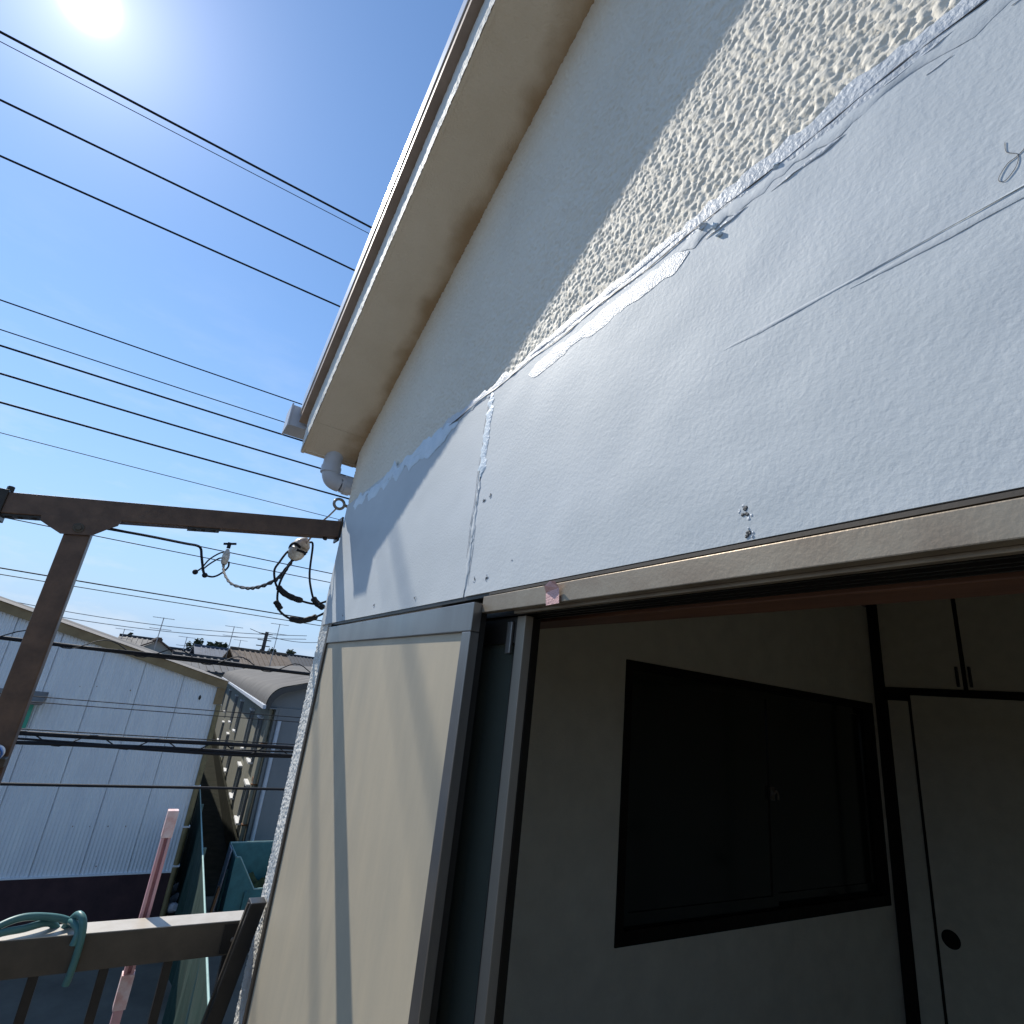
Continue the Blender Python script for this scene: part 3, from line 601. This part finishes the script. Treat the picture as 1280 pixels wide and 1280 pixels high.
for pts, r in (([(347, 733), (356, 742), (368, 748), (378, 751)], .0105), ([(344, 751), (348, 757), (351, 762)], .010), ([(362, 773), (376, 776), (390, 773), (396, 770)], .0105), ([(391, 747), (397, 755), (405, 760)], .011)):
    q = catmull(P2(pts, XL+.002), 4); n = len(q); obj('splice_sleeve', MB().tube(q, [r*(.7 if i in (0, n-1) else 1+.08*math.sin(i*2.1)) for i in range(n)], 10), 'cable_black', sd, True)
# twisted pair running out to the street line
base = catmull([at(366, 700, 0, -2.10), at(354, 716, 0, -2.3), at(343, 726, 0, -2.6), at(323, 734, 0, -3.3), at(306, 735, 0, -4.2), at(288, 729, 0, -5.6), at(280, 716, 0, -6.6), at(279, 706, 0, -7.0)], 24)
for ph in (0, math.pi):
    q = []
    for i, p in enumerate(base):
        a = i*.33+ph; rr = .003+.004*i/len(base); q.append(p+Vector((0, math.cos(a), math.sin(a)))*rr)
    obj('twisted_cable', MB().tube(q, [.0040+.0055*i/len(base) for i in range(len(base))], 6), 'cable_black', sd, True)

# ================================================================== STREET WIRES (all run along the street, X = -7)
def sag(y): return .00035*(y+1)**2
def wire(name, px, rad, label, X=-7.0, m='cable_black', dz=0.0):
    p = at(px[0], px[1], 0, X); z = p[2]+dz
    pts = [(X, y, z+sag(y)-sag(p[1])) for y in np.linspace(-46, 64, 23)]
    o = obj(name, MB().tube(pts, rad*.7, 8), m, None, True, (X, 0, z)); return tag(o, label, 'cable', 'overhead lines along the street')
up = [((0, 40), .021, 'thick overhead wire passing closest to the sun, topmost of the street lines'),
      ((0, 52), .007, 'hair-thin overhead wire running just under the topmost thick wire'),
      ((0, 125), .018, 'thick overhead wire second among the high spaced wires below the sun'),
      ((0, 195), .017, 'lowest of the three thick high wires that end at the roof edge'),
      ((0, 375), .011, 'thin overhead wire passing at the top of the gutter end'),
      ((0, 412), .009, 'thinner wire just above three evenly spaced thick wires near gutter'),
      ((0, 432), .016, 'topmost of three evenly spaced thick wires ending under the gutter'),
      ((0, 467), .016, 'middle of three evenly spaced thick wires ending beside the downpipe'),
      ((0, 503), .016, 'thick wire ending at the eye bolt, lowest of three evenly spaced'),
      ((0, 541), .006, 'hair-thin wire crossing the sky directly above the rafter'),
      ((0, 710), .009, 'thin wire just above the fainter beaded wire over white warehouse roof'),
      ((0, 718), .006, 'faint beaded thin wire in the sky above the far antennas')]
for px, r, lb_ in up: wire('overhead_wire', px, r, lb_)
wire('overhead_wire', (230, 679), .008, 'thin wire that carries the small connector where the service cable joins')
wire('overhead_wire', (230, 692), .007, 'thin wire below the cable connector, passing behind the hanging service loops')
wire('overhead_wire', (60, 872), .006, 'thin wire crossing upper white siding below the awning, upper of a pair')
wire('overhead_wire', (60, 879), .006, 'thin wire crossing upper white siding, lower of a pair')
wire('overhead_wire', (20, 911), .007, 'thin wire stretched just above the lashed double cable')
wire('overhead_wire', (0, 980), .019, 'single thick low cable crossing the white siding above pink pole')
# connector on the thin wire and the cable that hangs down to it
cn_ = empty('cable_connector', at(282, 697, 0, -7), 'small white insulator connector on a thin wire above the service cable', 'connector')
gp = Vector(at(282, 697, 0, -7.0))
obj('insulator', MB().tube([gp+Vector((0, 0, .10)), gp+Vector((0, 0, .06)), gp+Vector((0, 0, 0)), gp+Vector((0, 0, -.07)), gp+Vector((0, 0, -.09))], [.015, .034, .042, .032, .014], 10), 'porcelain', cn_, True)
obj('clamp', MB().box(gp+Vector((-.015, -.02, .11)), gp+Vector((.015, .02, .18)), .004).tube([gp+Vector((0, -.06, .15)), gp+Vector((0, .07, .18))], .014, 6), 'cable_black', cn_)
for pts, r in (([(118, 658), (180, 669), (230, 679), (246, 682), (251, 686), (252, 696), (254, 713), (256, 719)], .015), ([(256, 719), (266, 721), (276, 717), (285, 709), (286, 702)], .011), ([(244, 715), (252, 710), (262, 699), (276, 691), (282, 692)], .009), ([(252, 713), (262, 705), (274, 698), (280, 698)], .009)):
    obj('feeder_cable', MB().tube(catmull(P2(pts, -7.02), 6), r, 6), 'cable_black', cn_, True)
for q in ((256, 719), (244, 715)): obj('cable_terminal', MB().ball(at(*q, 0, -7.02), .03, 8, 6), 'cable_black', cn_, True)
# messenger with spiral hanger, and the lashed double cable
def bundle(name, px, parts, label, helix):
    p = at(px[0], px[1], 0, -7); e = empty(name, (-7, 0, p[2]), label, 'cable', 'telephone cables along the street')
    for k, (dy, dz, r, wob) in enumerate(parts):
        q = [(-7+.02*math.sin(y*1.1+k), y, p[2]+dz+sag(y)-sag(p[1])+wob*math.sin(y*2.2+k*1.7)) for y in np.linspace(-24, 30, 180)]
        obj('cable', MB().tube(q, r, 7), 'cable_black', e, True)
    (c0, rad, pitch, r) = helix; q = []
    for i in range(int(54/pitch*10)):
        y = -24+i*pitch/10; a = 2*math.pi*i/10; q.append((-7+rad*math.cos(a), y, p[2]+c0+sag(y)-sag(p[1])+rad*math.sin(a)*1.25))
    obj('spiral_hanger', MB().tube(q, r, 5), 'cable_black', e, True)
bundle('telephone_cable', (0, 797), [(0, 0, .019, .0), (0, .012, .010, .012)], 'telephone cable with springy spiral hanger crossing white gable roofline', (.035, .05, .62, .0055))
bundle('telephone_cable', (15, 921), [(0, .035, .021, .004), (0, -.035, .014, .010), (0, -.05, .018, .012), (0, -.02, .010, .012)], 'two dark cables lashed together with zigzag wire crossing white siding', (-.005, .045, .55, .006))

# ================================================================== WHITE WAREHOUSE (left)
WX = -14.2; WYR = .92; EZ = 4.40; PIT = .24
wh = empty('warehouse', (WX, -2, 0), 'white corrugated metal warehouse with ochre roof trim and maroon base', 'warehouse')
def wz(y): return EZ+PIT*(WYR-y) if y > -7.6 else EZ+PIT*(WYR+7.6)+PIT*(y+7.6)
y = WYR; sheet_w = .762; k = 0
while y > -15.5:
    yb = y-sheet_w+.006; n = 84; mb = MB()
    for i in range(n+1):
        yy = y+(yb-y)*i/n; ph = (i % 7)/7.0; dx = .017*(1 if 1 <= i % 7 <= 3 else 0)
        if i in (0, n): dx = -.012
        mb.add([(WX+dx, yy, .80), (WX+dx, yy, wz(yy)-.02)], [])
        if i: mb.f.append((2*i-2, 2*i, 2*i+1, 2*i-1))
    obj('siding_sheet', mb, 'sheet_white', wh); y -= sheet_w; k += 1
WYL = y
core = MB().prism([(WYR-.01, 0), (WYR-.01, wz(WYR)-.05), (-7.6, wz(-7.6)-.05), (WYL+.01, wz(WYL)-.05), (WYL+.01, 0)], 0, WX-46, WX-.03)
obj('wall_core', core, 'sheet_white', wh)
obj('base_wall', MB().box((WX-.02, WYL, 0), (WX+.03, WYR+.0, .785)), 'maroon', wh)
obj('base_flashing', MB().box((WX-.01, WYL, .7855), (WX+.045, WYR, .812)), 'sheet_white', wh)
def gab(ya, yb, z0, z1, xa, xb):
    return MB().prism([(ya, wz(ya)+z0), (yb, wz(yb)+z0), (yb, wz(yb)+z1), (ya, wz(ya)+z1)], 0, xa, xb)
obj('rake_trim', gab(WYR+.10, -7.6, -.085, .085, WX+.05, WX+.10), 'ochre_trim', wh); obj('rake_trim', gab(-7.6, WYL-.1, -.10, .10, WX+.05, WX+.10), 'ochre_trim', wh)
# corner cover of the trim that bends down at the eave
obj('corner_trim', MB().box((WX+.012, WYR-.075, 3.98), (WX+.075, WYR+.09, wz(WYR)-.085)), 'ochre_trim', wh)
rfm = MB(); n = 600; ex = WX-46.2          # corrugated roof sheet: waves run down the slope
for i in range(n+1):
    x = WX+.13-(WX+.13-ex)*i/n; dz = .018*math.sin(i*2.1)+.42*i/n
    rfm.add([(x, WYR+.13, wz(WYR+.13)+.095+dz), (x, -7.6, wz(-7.6)+.095+dz)], [])
    if i: rfm.f.append((2*i-2, 2*i-1, 2*i+1, 2*i))
obj('roof_slope', rfm, 'slate_roof', wh); obj('roof_slope', gab(-7.6, WYL-.1, .10, .13, WX-46.2, WX+.13), 'slate_roof', wh)
pipe = [(WX+.06, WYR+.04, 3.97), (WX+.06, WYR+.04, .05)]
dpw = obj('downpipe', MB().tube(pipe, .052, 10), 'ochre_pipe', wh, True)
for z in (3.05, 2.35, 1.6, .9): obj('pipe_clip', MB().box((WX+.0, WYR-.03, z), (WX+.118, WYR+.105, z+.03)), 'white_frame', dpw)
aw = at(45, 868, 0, WX)
hood = obj('window_hood', MB().prism([(WX+.011, 3.93), (WX+.011, 3.72), (WX+.42, 3.70), (WX+.42, 3.76), (WX+.08, 3.95)], 1, -3.5, -2.0), 'awning_grey', wh) if False else None
hm = MB()
for (ya, yb) in ((-3.5, -2.02),):
    hm.hexa([(WX+.012, ya, 3.80), (WX+.40, ya, 3.72), (WX+.40, yb, 3.72), (WX+.012, yb, 3.80), (WX+.012, ya, 3.94), (WX+.40, ya, 3.78), (WX+.40, yb, 3.78), (WX+.012, yb, 3.94)], .01)
obj('window_hood', hm, 'awning_grey', wh)
obj('wall_sign', MB().box((WX+.05, -3.2, 3.28), (WX+.09, -2.17, 3.70), .005), 'sign_green', wh)
obj('wall_sign', MB().box((WX+.05, -3.2, 2.90), (WX+.09, -2.30, 3.275), .005), 'sign_pink', wh)
for px, py in ((250, 872), (100, 858), (121, 858), (163, 863), (112, 1033), (135, 1033), (91, 1033), (157, 1033), (120, 1083)):
    p = at(px, py, 0, WX+.012); s = .05 if px == 250 else .014
    obj('sheet_bolt', MB().ball((WX+.012, p[1], p[2]), (.008, s*.6, s), 8, 6), 'rust_iron' if px != 250 else 'steel_dark', wh)

# ================================================================== GREY TWO-STOREY BLOCK (right), roof with rounded eave
A2 = math.radians(3.35); d2 = Vector((-math.cos(A2), math.sin(A2), 0)); n2 = Vector((math.sin(A2), math.cos(A2), 0))
O2 = Vector((-16.0, 2.50, 0)); LEN2 = 42.0; W2 = 9.0
apt = empty('apartment_block', O2[:], 'long grey apartment block with brown ribbed roof curving down at the eave', 'building')
def q2(u, v, z): p = O2+d2*u+n2*v; return (p.x, p.y, z)          # u back along the wall, v to the right
def hex2(u0, u1, v0, v1, z0, z1, mb=None):
    mb = mb or MB(); return mb.hexa([q2(u0, v0, z0), q2(u1, v0, z0), q2(u1, v1, z0), q2(u0, v1, z0), q2(u0, v0, z1), q2(u1, v0, z1), q2(u1, v1, z1), q2(u0, v1, z1)])
EZ2 = 3.92
ribs = MB(); nrib = 460                                     # side wall in ribbed steel, one strip
for i in range(nrib+1):
    u = LEN2*i/nrib; dv = -.014 if (i % 3 == 0) else 0
    ribs.add([q2(u, dv, 0.0), q2(u, dv, EZ2)], [])
    if i: ribs.f.append((2*i-2, 2*i-1, 2*i+1, 2*i))
obj('side_wall', ribs, 'apt_wall', apt)
obj('wall_core', hex2(.03, LEN2, .03, W2, 0, EZ2), 'apt_wall', apt)
for k in range(8):                                          # front in broad flat sheets
    v0 = .0 if k == 0 else .08+.62*k-.62+.0; v1 = .08+.62*k-.004
    if k == 0: v1 = .075
    obj('front_sheet', hex2(-.005-.004*(k % 2), .029, v0, v1, 0, EZ2), 'apt_front', apt)
# roof profile: rounded eave then shallow rise
prof = [(-.28, EZ2+.02)]
for a in np.linspace(math.radians(178), math.radians(112), 9): prof.append((.24+.53*math.cos(a), EZ2+.04+.50*math.sin(a)))
prof += [(1.2, EZ2+.84), (2.4, EZ2+1.12), (4.3, EZ2+1.40)]
rm = MB(); nu = 150; U0 = -.30
for i in range(nu+1):
    u = U0+(LEN2*.75)*i/nu; dz = .028 if i % 3 == 0 else 0
    for (v, z) in prof: rm.add([q2(u, v-dz*.6 if v < .1 else v, z+dz)], [])
    if i:
        m = len(prof)
        for j in range(m-1): rm.f.append(((i-1)*m+j, i*m+j, i*m+j+1, (i-1)*m+j+1))
obj('roof', rm, 'apt_roof', apt, True)
m_ = [q2(U0+.01, v, z) for v, z in prof]+[q2(U0+.01, v+.06, z-.09) for v, z in reversed(prof)]
em = MB(); m = len(prof)
em.add([q2(U0, v, z+.012) for v, z in prof]+[q2(U0, v+(.10 if v < .4 else .03), z-.10) for v, z in prof]+[q2(U0+.35, v+(.10 if v < .4 else .03), z-.10) for v, z in prof], [(j, j+1, m+j+1, m+j) for j in range(m-1)]+[(m+j, m+j+1, 2*m+j+1, 2*m+j) for j in range(m-1)])
obj('roof_edge', em, 'apt_roof', apt)
gw = [(v, z-.06) for v, z in prof]; gp_ = MB().add([q2(.10, v+.06, z) for v, z in gw]+[q2(.10, 4.3, EZ2-.02), q2(.10, -.2, EZ2-.02)], [tuple(range(len(gw)+2))])
obj('gable_infill', gp_, 'apt_front', apt)
obj('eave_soffit', hex2(U0+.02, LEN2*.75, -.24, .0, EZ2-.03, EZ2-.005), 'apt_front', apt)
gtr = hex2(U0, LEN2*.75, -.36, -.285, EZ2-.04, EZ2+.05); obj('eave_gutter', gtr, 'roof_gutter', apt)
dpp = obj('downpipe', MB().tube([q2(.25, -.07, EZ2-.04), q2(.25, -.07, .05)], .055, 10), 'apt_wall', apt, True)
for z in (3.0, 2.05, 1.15): obj('pipe_bracket', hex2(.18, .32, -.145, -.0005, z, z+.03), 'rust_iron', dpp)
obj('corner_pipe', MB().tube([q2(-.07, .14, EZ2-.3), q2(-.07, .14, .05)], .05, 10), 'roof_gutter', apt, True)
def awin(u, z0, z1, w=.75):
    wn = obj('window', hex2(u, u+w, -.05, -.0145, z0, z1), 'far_glass', apt)
    for uu in (u-.05, u+w): obj('frame', hex2(uu, uu+.05, -.075, -.0145, z0-.04, z1+.04), 'apt_front', wn)
    obj('sill', hex2(u-.06, u+w+.06, -.14, -.0145, z0-.09, z0-.041), 'white_frame', wn)
    obj('head', hex2(u-.06, u+w+.06, -.12, -.0145, z1+.041, z1+.09), 'white_frame', wn)
for u in (2.2, 5.2, 10.5, 14.5, 21, 27): awin(u, 2.35, 3.42)
for u in (1.6, 4.8, 9.8, 14.0, 20): awin(u, .95, 1.75)
obj('wall_vent', hex2(.9, 1.15, -.05, -.0145, 2.0, 2.1), 'rust_iron', apt)
# lean-to plinth wall of the passage
obj('plinth', hex2(.6, 30, -.10, -.0145, 0, .62), 'passage_shade', apt)  # darkened with the same painted-in shade colour as the passage ground

# ================================================================== PASSAGE CLUTTER
def on_line(px, py, z): return Vector(at(px, py, 2, z))
fA, fB = on_line(262, 1280, 1.8), on_line(250, 985, 1.8)
fen = empty('net_fence', (fA.x, fA.y, 0), 'dark green net fence with pale top rope beside narrow passage', 'fence')
dirf = (fB-fA); fL = dirf.length; dirf.normalize()
fs = MB()
FA2 = fA-dirf*1.5
nseg = 40
for i in range(nseg+1):
    p = FA2+dirf*(fL+1.5)*i/nseg; wv_ = .035*math.sin(i*1.3)
    for z in (.02, .6, 1.2, 1.79): fs.add([(p.x, p.y+wv_*(1.8-z), z)], [])
    if i: fs.f += [((i-1)*4+j, i*4+j, i*4+j+1, (i-1)*4+j+1) for j in range(3)]
obj('net', fs, 'net_green', fen)
obj('top_rope', MB().tube([FA2, FA2+dirf*(fL+1.5)], .013, 8), 'rope_pale', fen, True)
for t in (0, 3.4, 6.8, 10.2): p = FA2+dirf*t; obj('fence_post', MB().tube([(p.x, p.y+.03, 0), (p.x, p.y+.03, 1.84)], .024, 8), 'fence_post', fen, True)
# teal folding crate with cut-out front
bn = empty('teal_bin', (-13.75, 2.5, 0), 'teal plastic bin with sloped cut-out side standing below grey block', 'bin')
def binside(x0, x1, y0, y1, poly=None): return MB().box((x0, y0, .02), (x1, y1, 1.18), .01)
obj('back_panel', binside(-14.6, -14.56, 1.93, 3.3), 'teal_sheet', bn)
for y_ in (1.93, 3.26): obj('side_panel', MB().box((-14.555, y_, .02), (-13.536, y_+.04, 1.18), .008), 'teal_sheet', bn)
obj('front_panel', MB().prism([(1.93, .02), (3.3, .02), (3.3, .60), (2.42, .60), (2.02, 1.18), (1.93, 1.18)], 0, -13.535, -13.50), 'teal_sheet', bn)
obj('rim', MB().tube([(-13.515, 1.95, 1.19), (-13.515, 2.02, 1.19), (-13.515, 2.42, .61), (-13.515, 3.29, .61)], .02, 6).tube([(-13.53, 1.95, 1.19), (-14.58, 1.95, 1.19), (-14.58, 3.28, 1.19)], .02, 6), 'rope_pale', bn, True)
for a_, b_ in (((-13.5, 2.25, .04), (-13.47, 2.30, .58)), ((-13.5, 2.75, .04), (-13.47, 2.80, .58)), ((-14.0, 1.90, .04), (-13.95, 1.93, .85))): obj('rib', MB().box(a_, b_), 'teal_sheet', bn)
mo = MB(); rs = np.random.RandomState(2)
for i in range(13):
    for j in range(13): mo.add([(-14.55+1.01*i/12, 1.975+1.28*j/12, .42+.07*rs.normal()+.12*math.sin(i*.5))], [])
mo.f = [(i*13+j, i*13+j+1, (i+1)*13+j+1, (i+1)*13+j) for i in range(12) for j in range(12)]
obj('garden_waste', mo, 'moss', bn)
lg = obj('leaning_board', quad_bar((-13.9, 1.79, .01), (-14.0, 1.885, 1.25), .16, .012, .003), 'board_grey', None, False, (-13.9, 1.79, 0)); tag(lg, 'blue-grey board leaning against the side of teal bin', 'board')
pl = obj('leaning_plank', quad_bar((-13.62, 1.72, .01), (-13.75, 1.80, .62), .05, .02, .003), 'plank_brown', None, False, (-13.62, 1.72, 0)); tag(pl, 'short brown plank leaning against the blue-grey board', 'plank')
for k, (px, py, a, rlab) in enumerate([(213, 1138, .3, 'white roll on ground touching the warehouse base below the downpipe'), (222, 1128, 1.0, 'white roll standing askew in the middle of the pile by warehouse corner'), (228, 1136, .1, 'white roll on ground closest to the green net fence'), (218, 1118, .6, 'white roll set farthest back along the warehouse corner')]):
    p = on_line(px, py, .1); d_ = Vector((math.cos(a)*.32, math.sin(a)*.18, .10+.06*(k % 2)))
    r_ = MB().tube([p-d_, p-d_*.5, p+d_*.4, p+d_], [.05, .085, .09, .06], 10)
    zmin = min(v[2] for v in r_.v); r_.v = [(v[0], v[1], v[2]-zmin+.0) for v in r_.v]
    o = obj('rolled_sheet', r_, 'bag_white', None, True, (p.x, p.y, 0)); tag(o, rlab, 'roll', 'rolls by the warehouse corner')

# ================================================================== FAR BACKGROUND
def far_house(px, py, dist, w, dpt, hwall, hroof, wm_, rm_, label, yaw=0.0, ridge_along='y', wins=2):
    """house whose eave centre sits at the pixel, dist metres down the street; feet on the ground"""
    p = at(px, py, 0, -dist); c = Vector((p[0], p[1], 0)); e = empty('far_house', c[:], label, 'house', 'houses beyond the warehouses')
    R = Matrix.Rotation(yaw, 4, 'Z')
    def W(x, y, z): q = c+(R @ Vector((x, y, 0))); return (q.x, q.y, z)
    def bx(x0, x1, y0, y1, z0, z1): return MB().hexa([W(x0, y0, z0), W(x1, y0, z0), W(x1, y1, z0), W(x0, y1, z0), W(x0, y0, z1), W(x1, y0, z1), W(x1, y1, z1), W(x0, y1, z1)])
    obj('wall', bx(-dpt, 0, -w/2, w/2, 0, hwall), wm_, e)
    o = .45; t = .14; mb = MB()
    if ridge_along == 'y':
        for s, (xa, xb) in enumerate(((o, -dpt/2), (-dpt-o, -dpt/2))):
            mb.hexa([W(xa, -w/2-o, hwall-.1), W(xb, -w/2-o, hwall+hroof), W(xb, w/2+o, hwall+hroof), W(xa, w/2+o, hwall-.1), W(xa, -w/2-o, hwall-.1+t), W(xb, -w/2-o, hwall+hroof+t), W(xb, w/2+o, hwall+hroof+t), W(xa, w/2+o, hwall-.1+t)])
    else:
        for (ya, yb) in ((w/2+o, 0), (-w/2-o, 0)):
            mb.hexa([W(o, ya, hwall-.1), W(o, yb, hwall+hroof), W(-dpt-o, yb, hwall+hroof), W(-dpt-o, ya, hwall-.1), W(o, ya, hwall-.1+t), W(o, yb, hwall+hroof+t), W(-dpt-o, yb, hwall+hroof+t), W(-dpt-o, ya, hwall-.1+t)])
        obj('gable', MB().add([W(0, -w/2, hwall), W(0, w/2, hwall), W(0, 0, hwall+hroof), W(-.2, -w/2, hwall), W(-.2, w/2, hwall), W(-.2, 0, hwall+hroof)], [(0, 1, 2), (5, 4, 3), (0, 2, 5, 3), (1, 4, 5, 2)]), wm_, e)
    rr = obj('roof', mb, rm_, e)
    if ridge_along == 'y':
        rb = MB()
        for i in range(int(w/.5)):
            yy = -w/2+.25+.5*i; rb.hexa([W(o, yy, hwall-.1+t), W(-dpt/2, yy, hwall+hroof+t), W(-dpt/2, yy+.16, hwall+hroof+t), W(o, yy+.16, hwall-.1+t), W(o, yy, hwall+t-.04), W(-dpt/2, yy, hwall+hroof+t+.06), W(-dpt/2, yy+.16, hwall+hroof+t+.06), W(o, yy+.16, hwall+t-.04)])
        obj('roof_rolls', rb, rm_, rr)
    obj('ridge_cap', bx(-dpt/2-.2, -dpt/2+.2, -w/2-o, w/2+o, hwall+hroof+t-.03, hwall+hroof+t+.14) if ridge_along == 'y' else bx(-dpt-o, o+.02, -.2, .2, hwall+hroof+t-.03, hwall+hroof+t+.14), rm_, rr)
    for i in range(wins):
        y0 = -w/2+w*(i+.5)/wins-.6; wn = obj('window', bx(-.02, .04, y0, y0+1.3, hwall-1.6, hwall-.5), 'far_glass', e); obj('frame', bx(.041, .07, y0-.06, y0+1.36, hwall-.5, hwall-.42), 'white_frame', wn)
    return e
def fh(px, pytop, dist, w, hroof, wm_, rm_, label, yaw, ridge, wins=2, dpt=8):
    zt = at(px, pytop, 0, -dist)[2]; far_house(px, pytop, dist, w, dpt, zt-hroof-.2, hroof, wm_, rm_, label, yaw, ridge, wins)
fh(199, 798, 60, 4.6, 1.5, 'house_cream', 'wood_dark_eave', 'cream gabled house with dark brown eaves behind warehouse roof', .05, 'x', 1)
fh(176, 795, 74, 3.4, 1.4, 'house_cream', 'tile_dark', 'house with pale-edged dark tiled roof left of the brown gabled house', 0, 'y')
fh(241, 812, 78, 7.0, 1.5, 'house_grey', 'tile_dark', 'grey tiled house between brown gable and conifers', .1, 'y')
fh(268, 821, 48, 4.0, .9, 'house_cream', 'tile_dark', 'cream house with upper window squeezed into the passage gap', .06, 'y', 1)
fh(300, 812, 74, 8.0, 1.5, 'house_grey', 'tile_blue', 'house with blue-grey tiled roof left of the brown tiled roof', .06, 'y')
fh(338, 814, 58, 4.6, 1.5, 'house_cream', 'tile_brown', 'house with weathered brown tiled roof behind the ribbed roof', .1, 'y')
fh(386, 820, 80, 8.0, 1.5, 'house_grey', 'tile_dark', 'wide house with dark roof between brown tiled roof and stucco corner', .05, 'y')
def conifer(px, pytop, dist, label, seed, spread=.34):
    p = at(px, pytop, 0, -dist); hh = p[2]; rs = random.Random(seed); e = empty('pine_tree', (p[0], p[1], 0), label, 'tree', 'far trees on the skyline')
    obj('trunk', MB().tube([(p[0], p[1], 0), (p[0]+.1, p[1]+.1, hh*.5), (p[0], p[1], hh*.97)], [.28, .18, .04], 7), 'bark', e)
    mb = MB(); tiers = 7
    for t in range(tiers):
        zc = hh*(.45+.54*t/tiers); rad = hh*spread*1.25*(1-.55*t/tiers)*rs.uniform(.6, 1.1)
        for b in range(6):
            a = rs.uniform(0, 6.28); 
            for j in range(26):
                rr = rad*rs.uniform(.15, 1)*(.75+.25*math.cos(3*a)); aa = a+rs.gauss(0, .28); z = zc+rs.gauss(0, hh*.025)+rr*.10; s = rs.uniform(.14, .34)
                cx, cy = p[0]+rr*math.cos(aa), p[1]+rr*math.sin(aa); u = Vector((rs.gauss(0, 1), rs.gauss(0, 1), rs.gauss(0, .5))).normalized(); v = u.orthogonal().normalized()
                c_ = Vector((cx, cy, z)); mb.add([c_-u*s, c_+v*s*.6, c_+u*s, c_-v*s*.6], [(0, 1, 2, 3)])
    obj('crown', mb, 'foliage_far', e)
for k, (px, py, ds, sp, lb_) in enumerate([(248, 797, 95, .20, 'rounded dark pine left in the skyline pair, beside brown gable'), (261, 801, 98, .18, 'lower dark pine just right of the rounded one'), (275, 801, 105, .20, 'dark pine with split top between two antenna masts'), (282, 802, 108, .16, 'slim dark pine touching the split-topped pine'),
      (298, 811, 120, .2, 'small distant tree beyond the blue-grey roofs'), (342, 809, 110, .18, 'dark round tree right behind the leaning utility pole'), (364, 811, 115, .18, 'dark tree above the dark roof near the stucco corner'), (164, 789, 100, .15, 'tiny treetop over the white warehouse roof, left of dark tiled house')]): conifer(px, py, ds, lb_, 40+k, sp)
def bush(px, py, dist): pass
# antenna masts
def antenna(px, pytop, pybot, dist, label):
    p = at(px, pytop, 0, -dist); b = at(px, pybot, 0, -dist); e = empty('antenna_mast', (p[0], p[1], 0), label, 'antenna', 'television antennas on the skyline')
    obj('mast', MB().tube([(p[0], p[1], 0), (p[0], p[1], p[2])], .035, 6), 'antenna_metal', e)
    for dz in (0.0, -.9):
        obj('boom', MB().tube([(p[0]-.2, p[1]-.8, p[2]+dz-.05), (p[0]+.2, p[1]+.8, p[2]+dz-.05)], .022, 5), 'antenna_metal', e)
        for t in np.linspace(-.7, .7, 7): obj('element', MB().tube([(p[0]+.25*t-.4, p[1]+t, p[2]+dz-.04), (p[0]+.25*t+.4, p[1]+t, p[2]+dz-.04)], .012, 4), 'antenna_metal', e)
for a in [(205, 772, 800, 55, 'antenna mast on the brown gabled house'), (293, 783, 812, 62, 'antenna mast between split-topped pine and utility pole'), (350, 780, 812, 58, 'tall antenna mast right of the utility pole'), (234, 796, 810, 70, 'short antenna mast left of the rounded pine'), (156, 786, 795, 70, 'antenna over white warehouse roof, behind the corner post side'), (301, 800, 812, 80, 'short faint antenna mast beyond blue-grey roofs')]: antenna(*a)
up_ = at(334, 790, 0, -64); ub = at(329, 815, 0, -64)
po = empty('utility_pole', (up_[0], up_[1], 0), 'dark utility pole with crossarms rising behind the brown tiled roof', 'utility pole')
obj('pole', MB().tube([(up_[0], up_[1], 0), (up_[0], up_[1], up_[2])], [.26, .17], 10), 'concrete_pole', po, True)
for dz in (.25, .9, 1.5): obj('crossarm', MB().box((up_[0]-.05, up_[1]-.75, up_[2]-dz), (up_[0]+.05, up_[1]+.6, up_[2]-dz+.09)), 'steel_dark', po)
obj('transformer', MB().tube([(up_[0]+.35, up_[1]-.1, up_[2]-2.6), (up_[0]+.35, up_[1]-.1, up_[2]-1.8)], .25, 12), 'steel_dark', po, True)
def far_wire(a, b, da, db, label, r=.03):
    p, q = Vector(at(*a, 0, -da)), Vector(at(*b, 0, -db)); pts = []
    for t in np.linspace(-.25, 1.25, 15): v = p.lerp(q, t); v.z -= .5*(1-(2*t-1)**2)*.6; pts.append(v)
    o = obj('distant_wire', MB().tube(pts, r, 5), 'cable_grey', None, True, p[:]); tag(o, label, 'cable', 'far wires to the utility pole')
for a, b, lb_ in [((75, 763), (330, 793), 'faint far wire reaching the top crossarm of the utility pole'), ((80, 772), (330, 798), 'faint far wire reaching the second crossarm of the utility pole'), ((330, 793), (400, 803), 'faint far wire leaving the utility pole towards the house corner')]: far_wire(a, b, 64, 64, lb_)
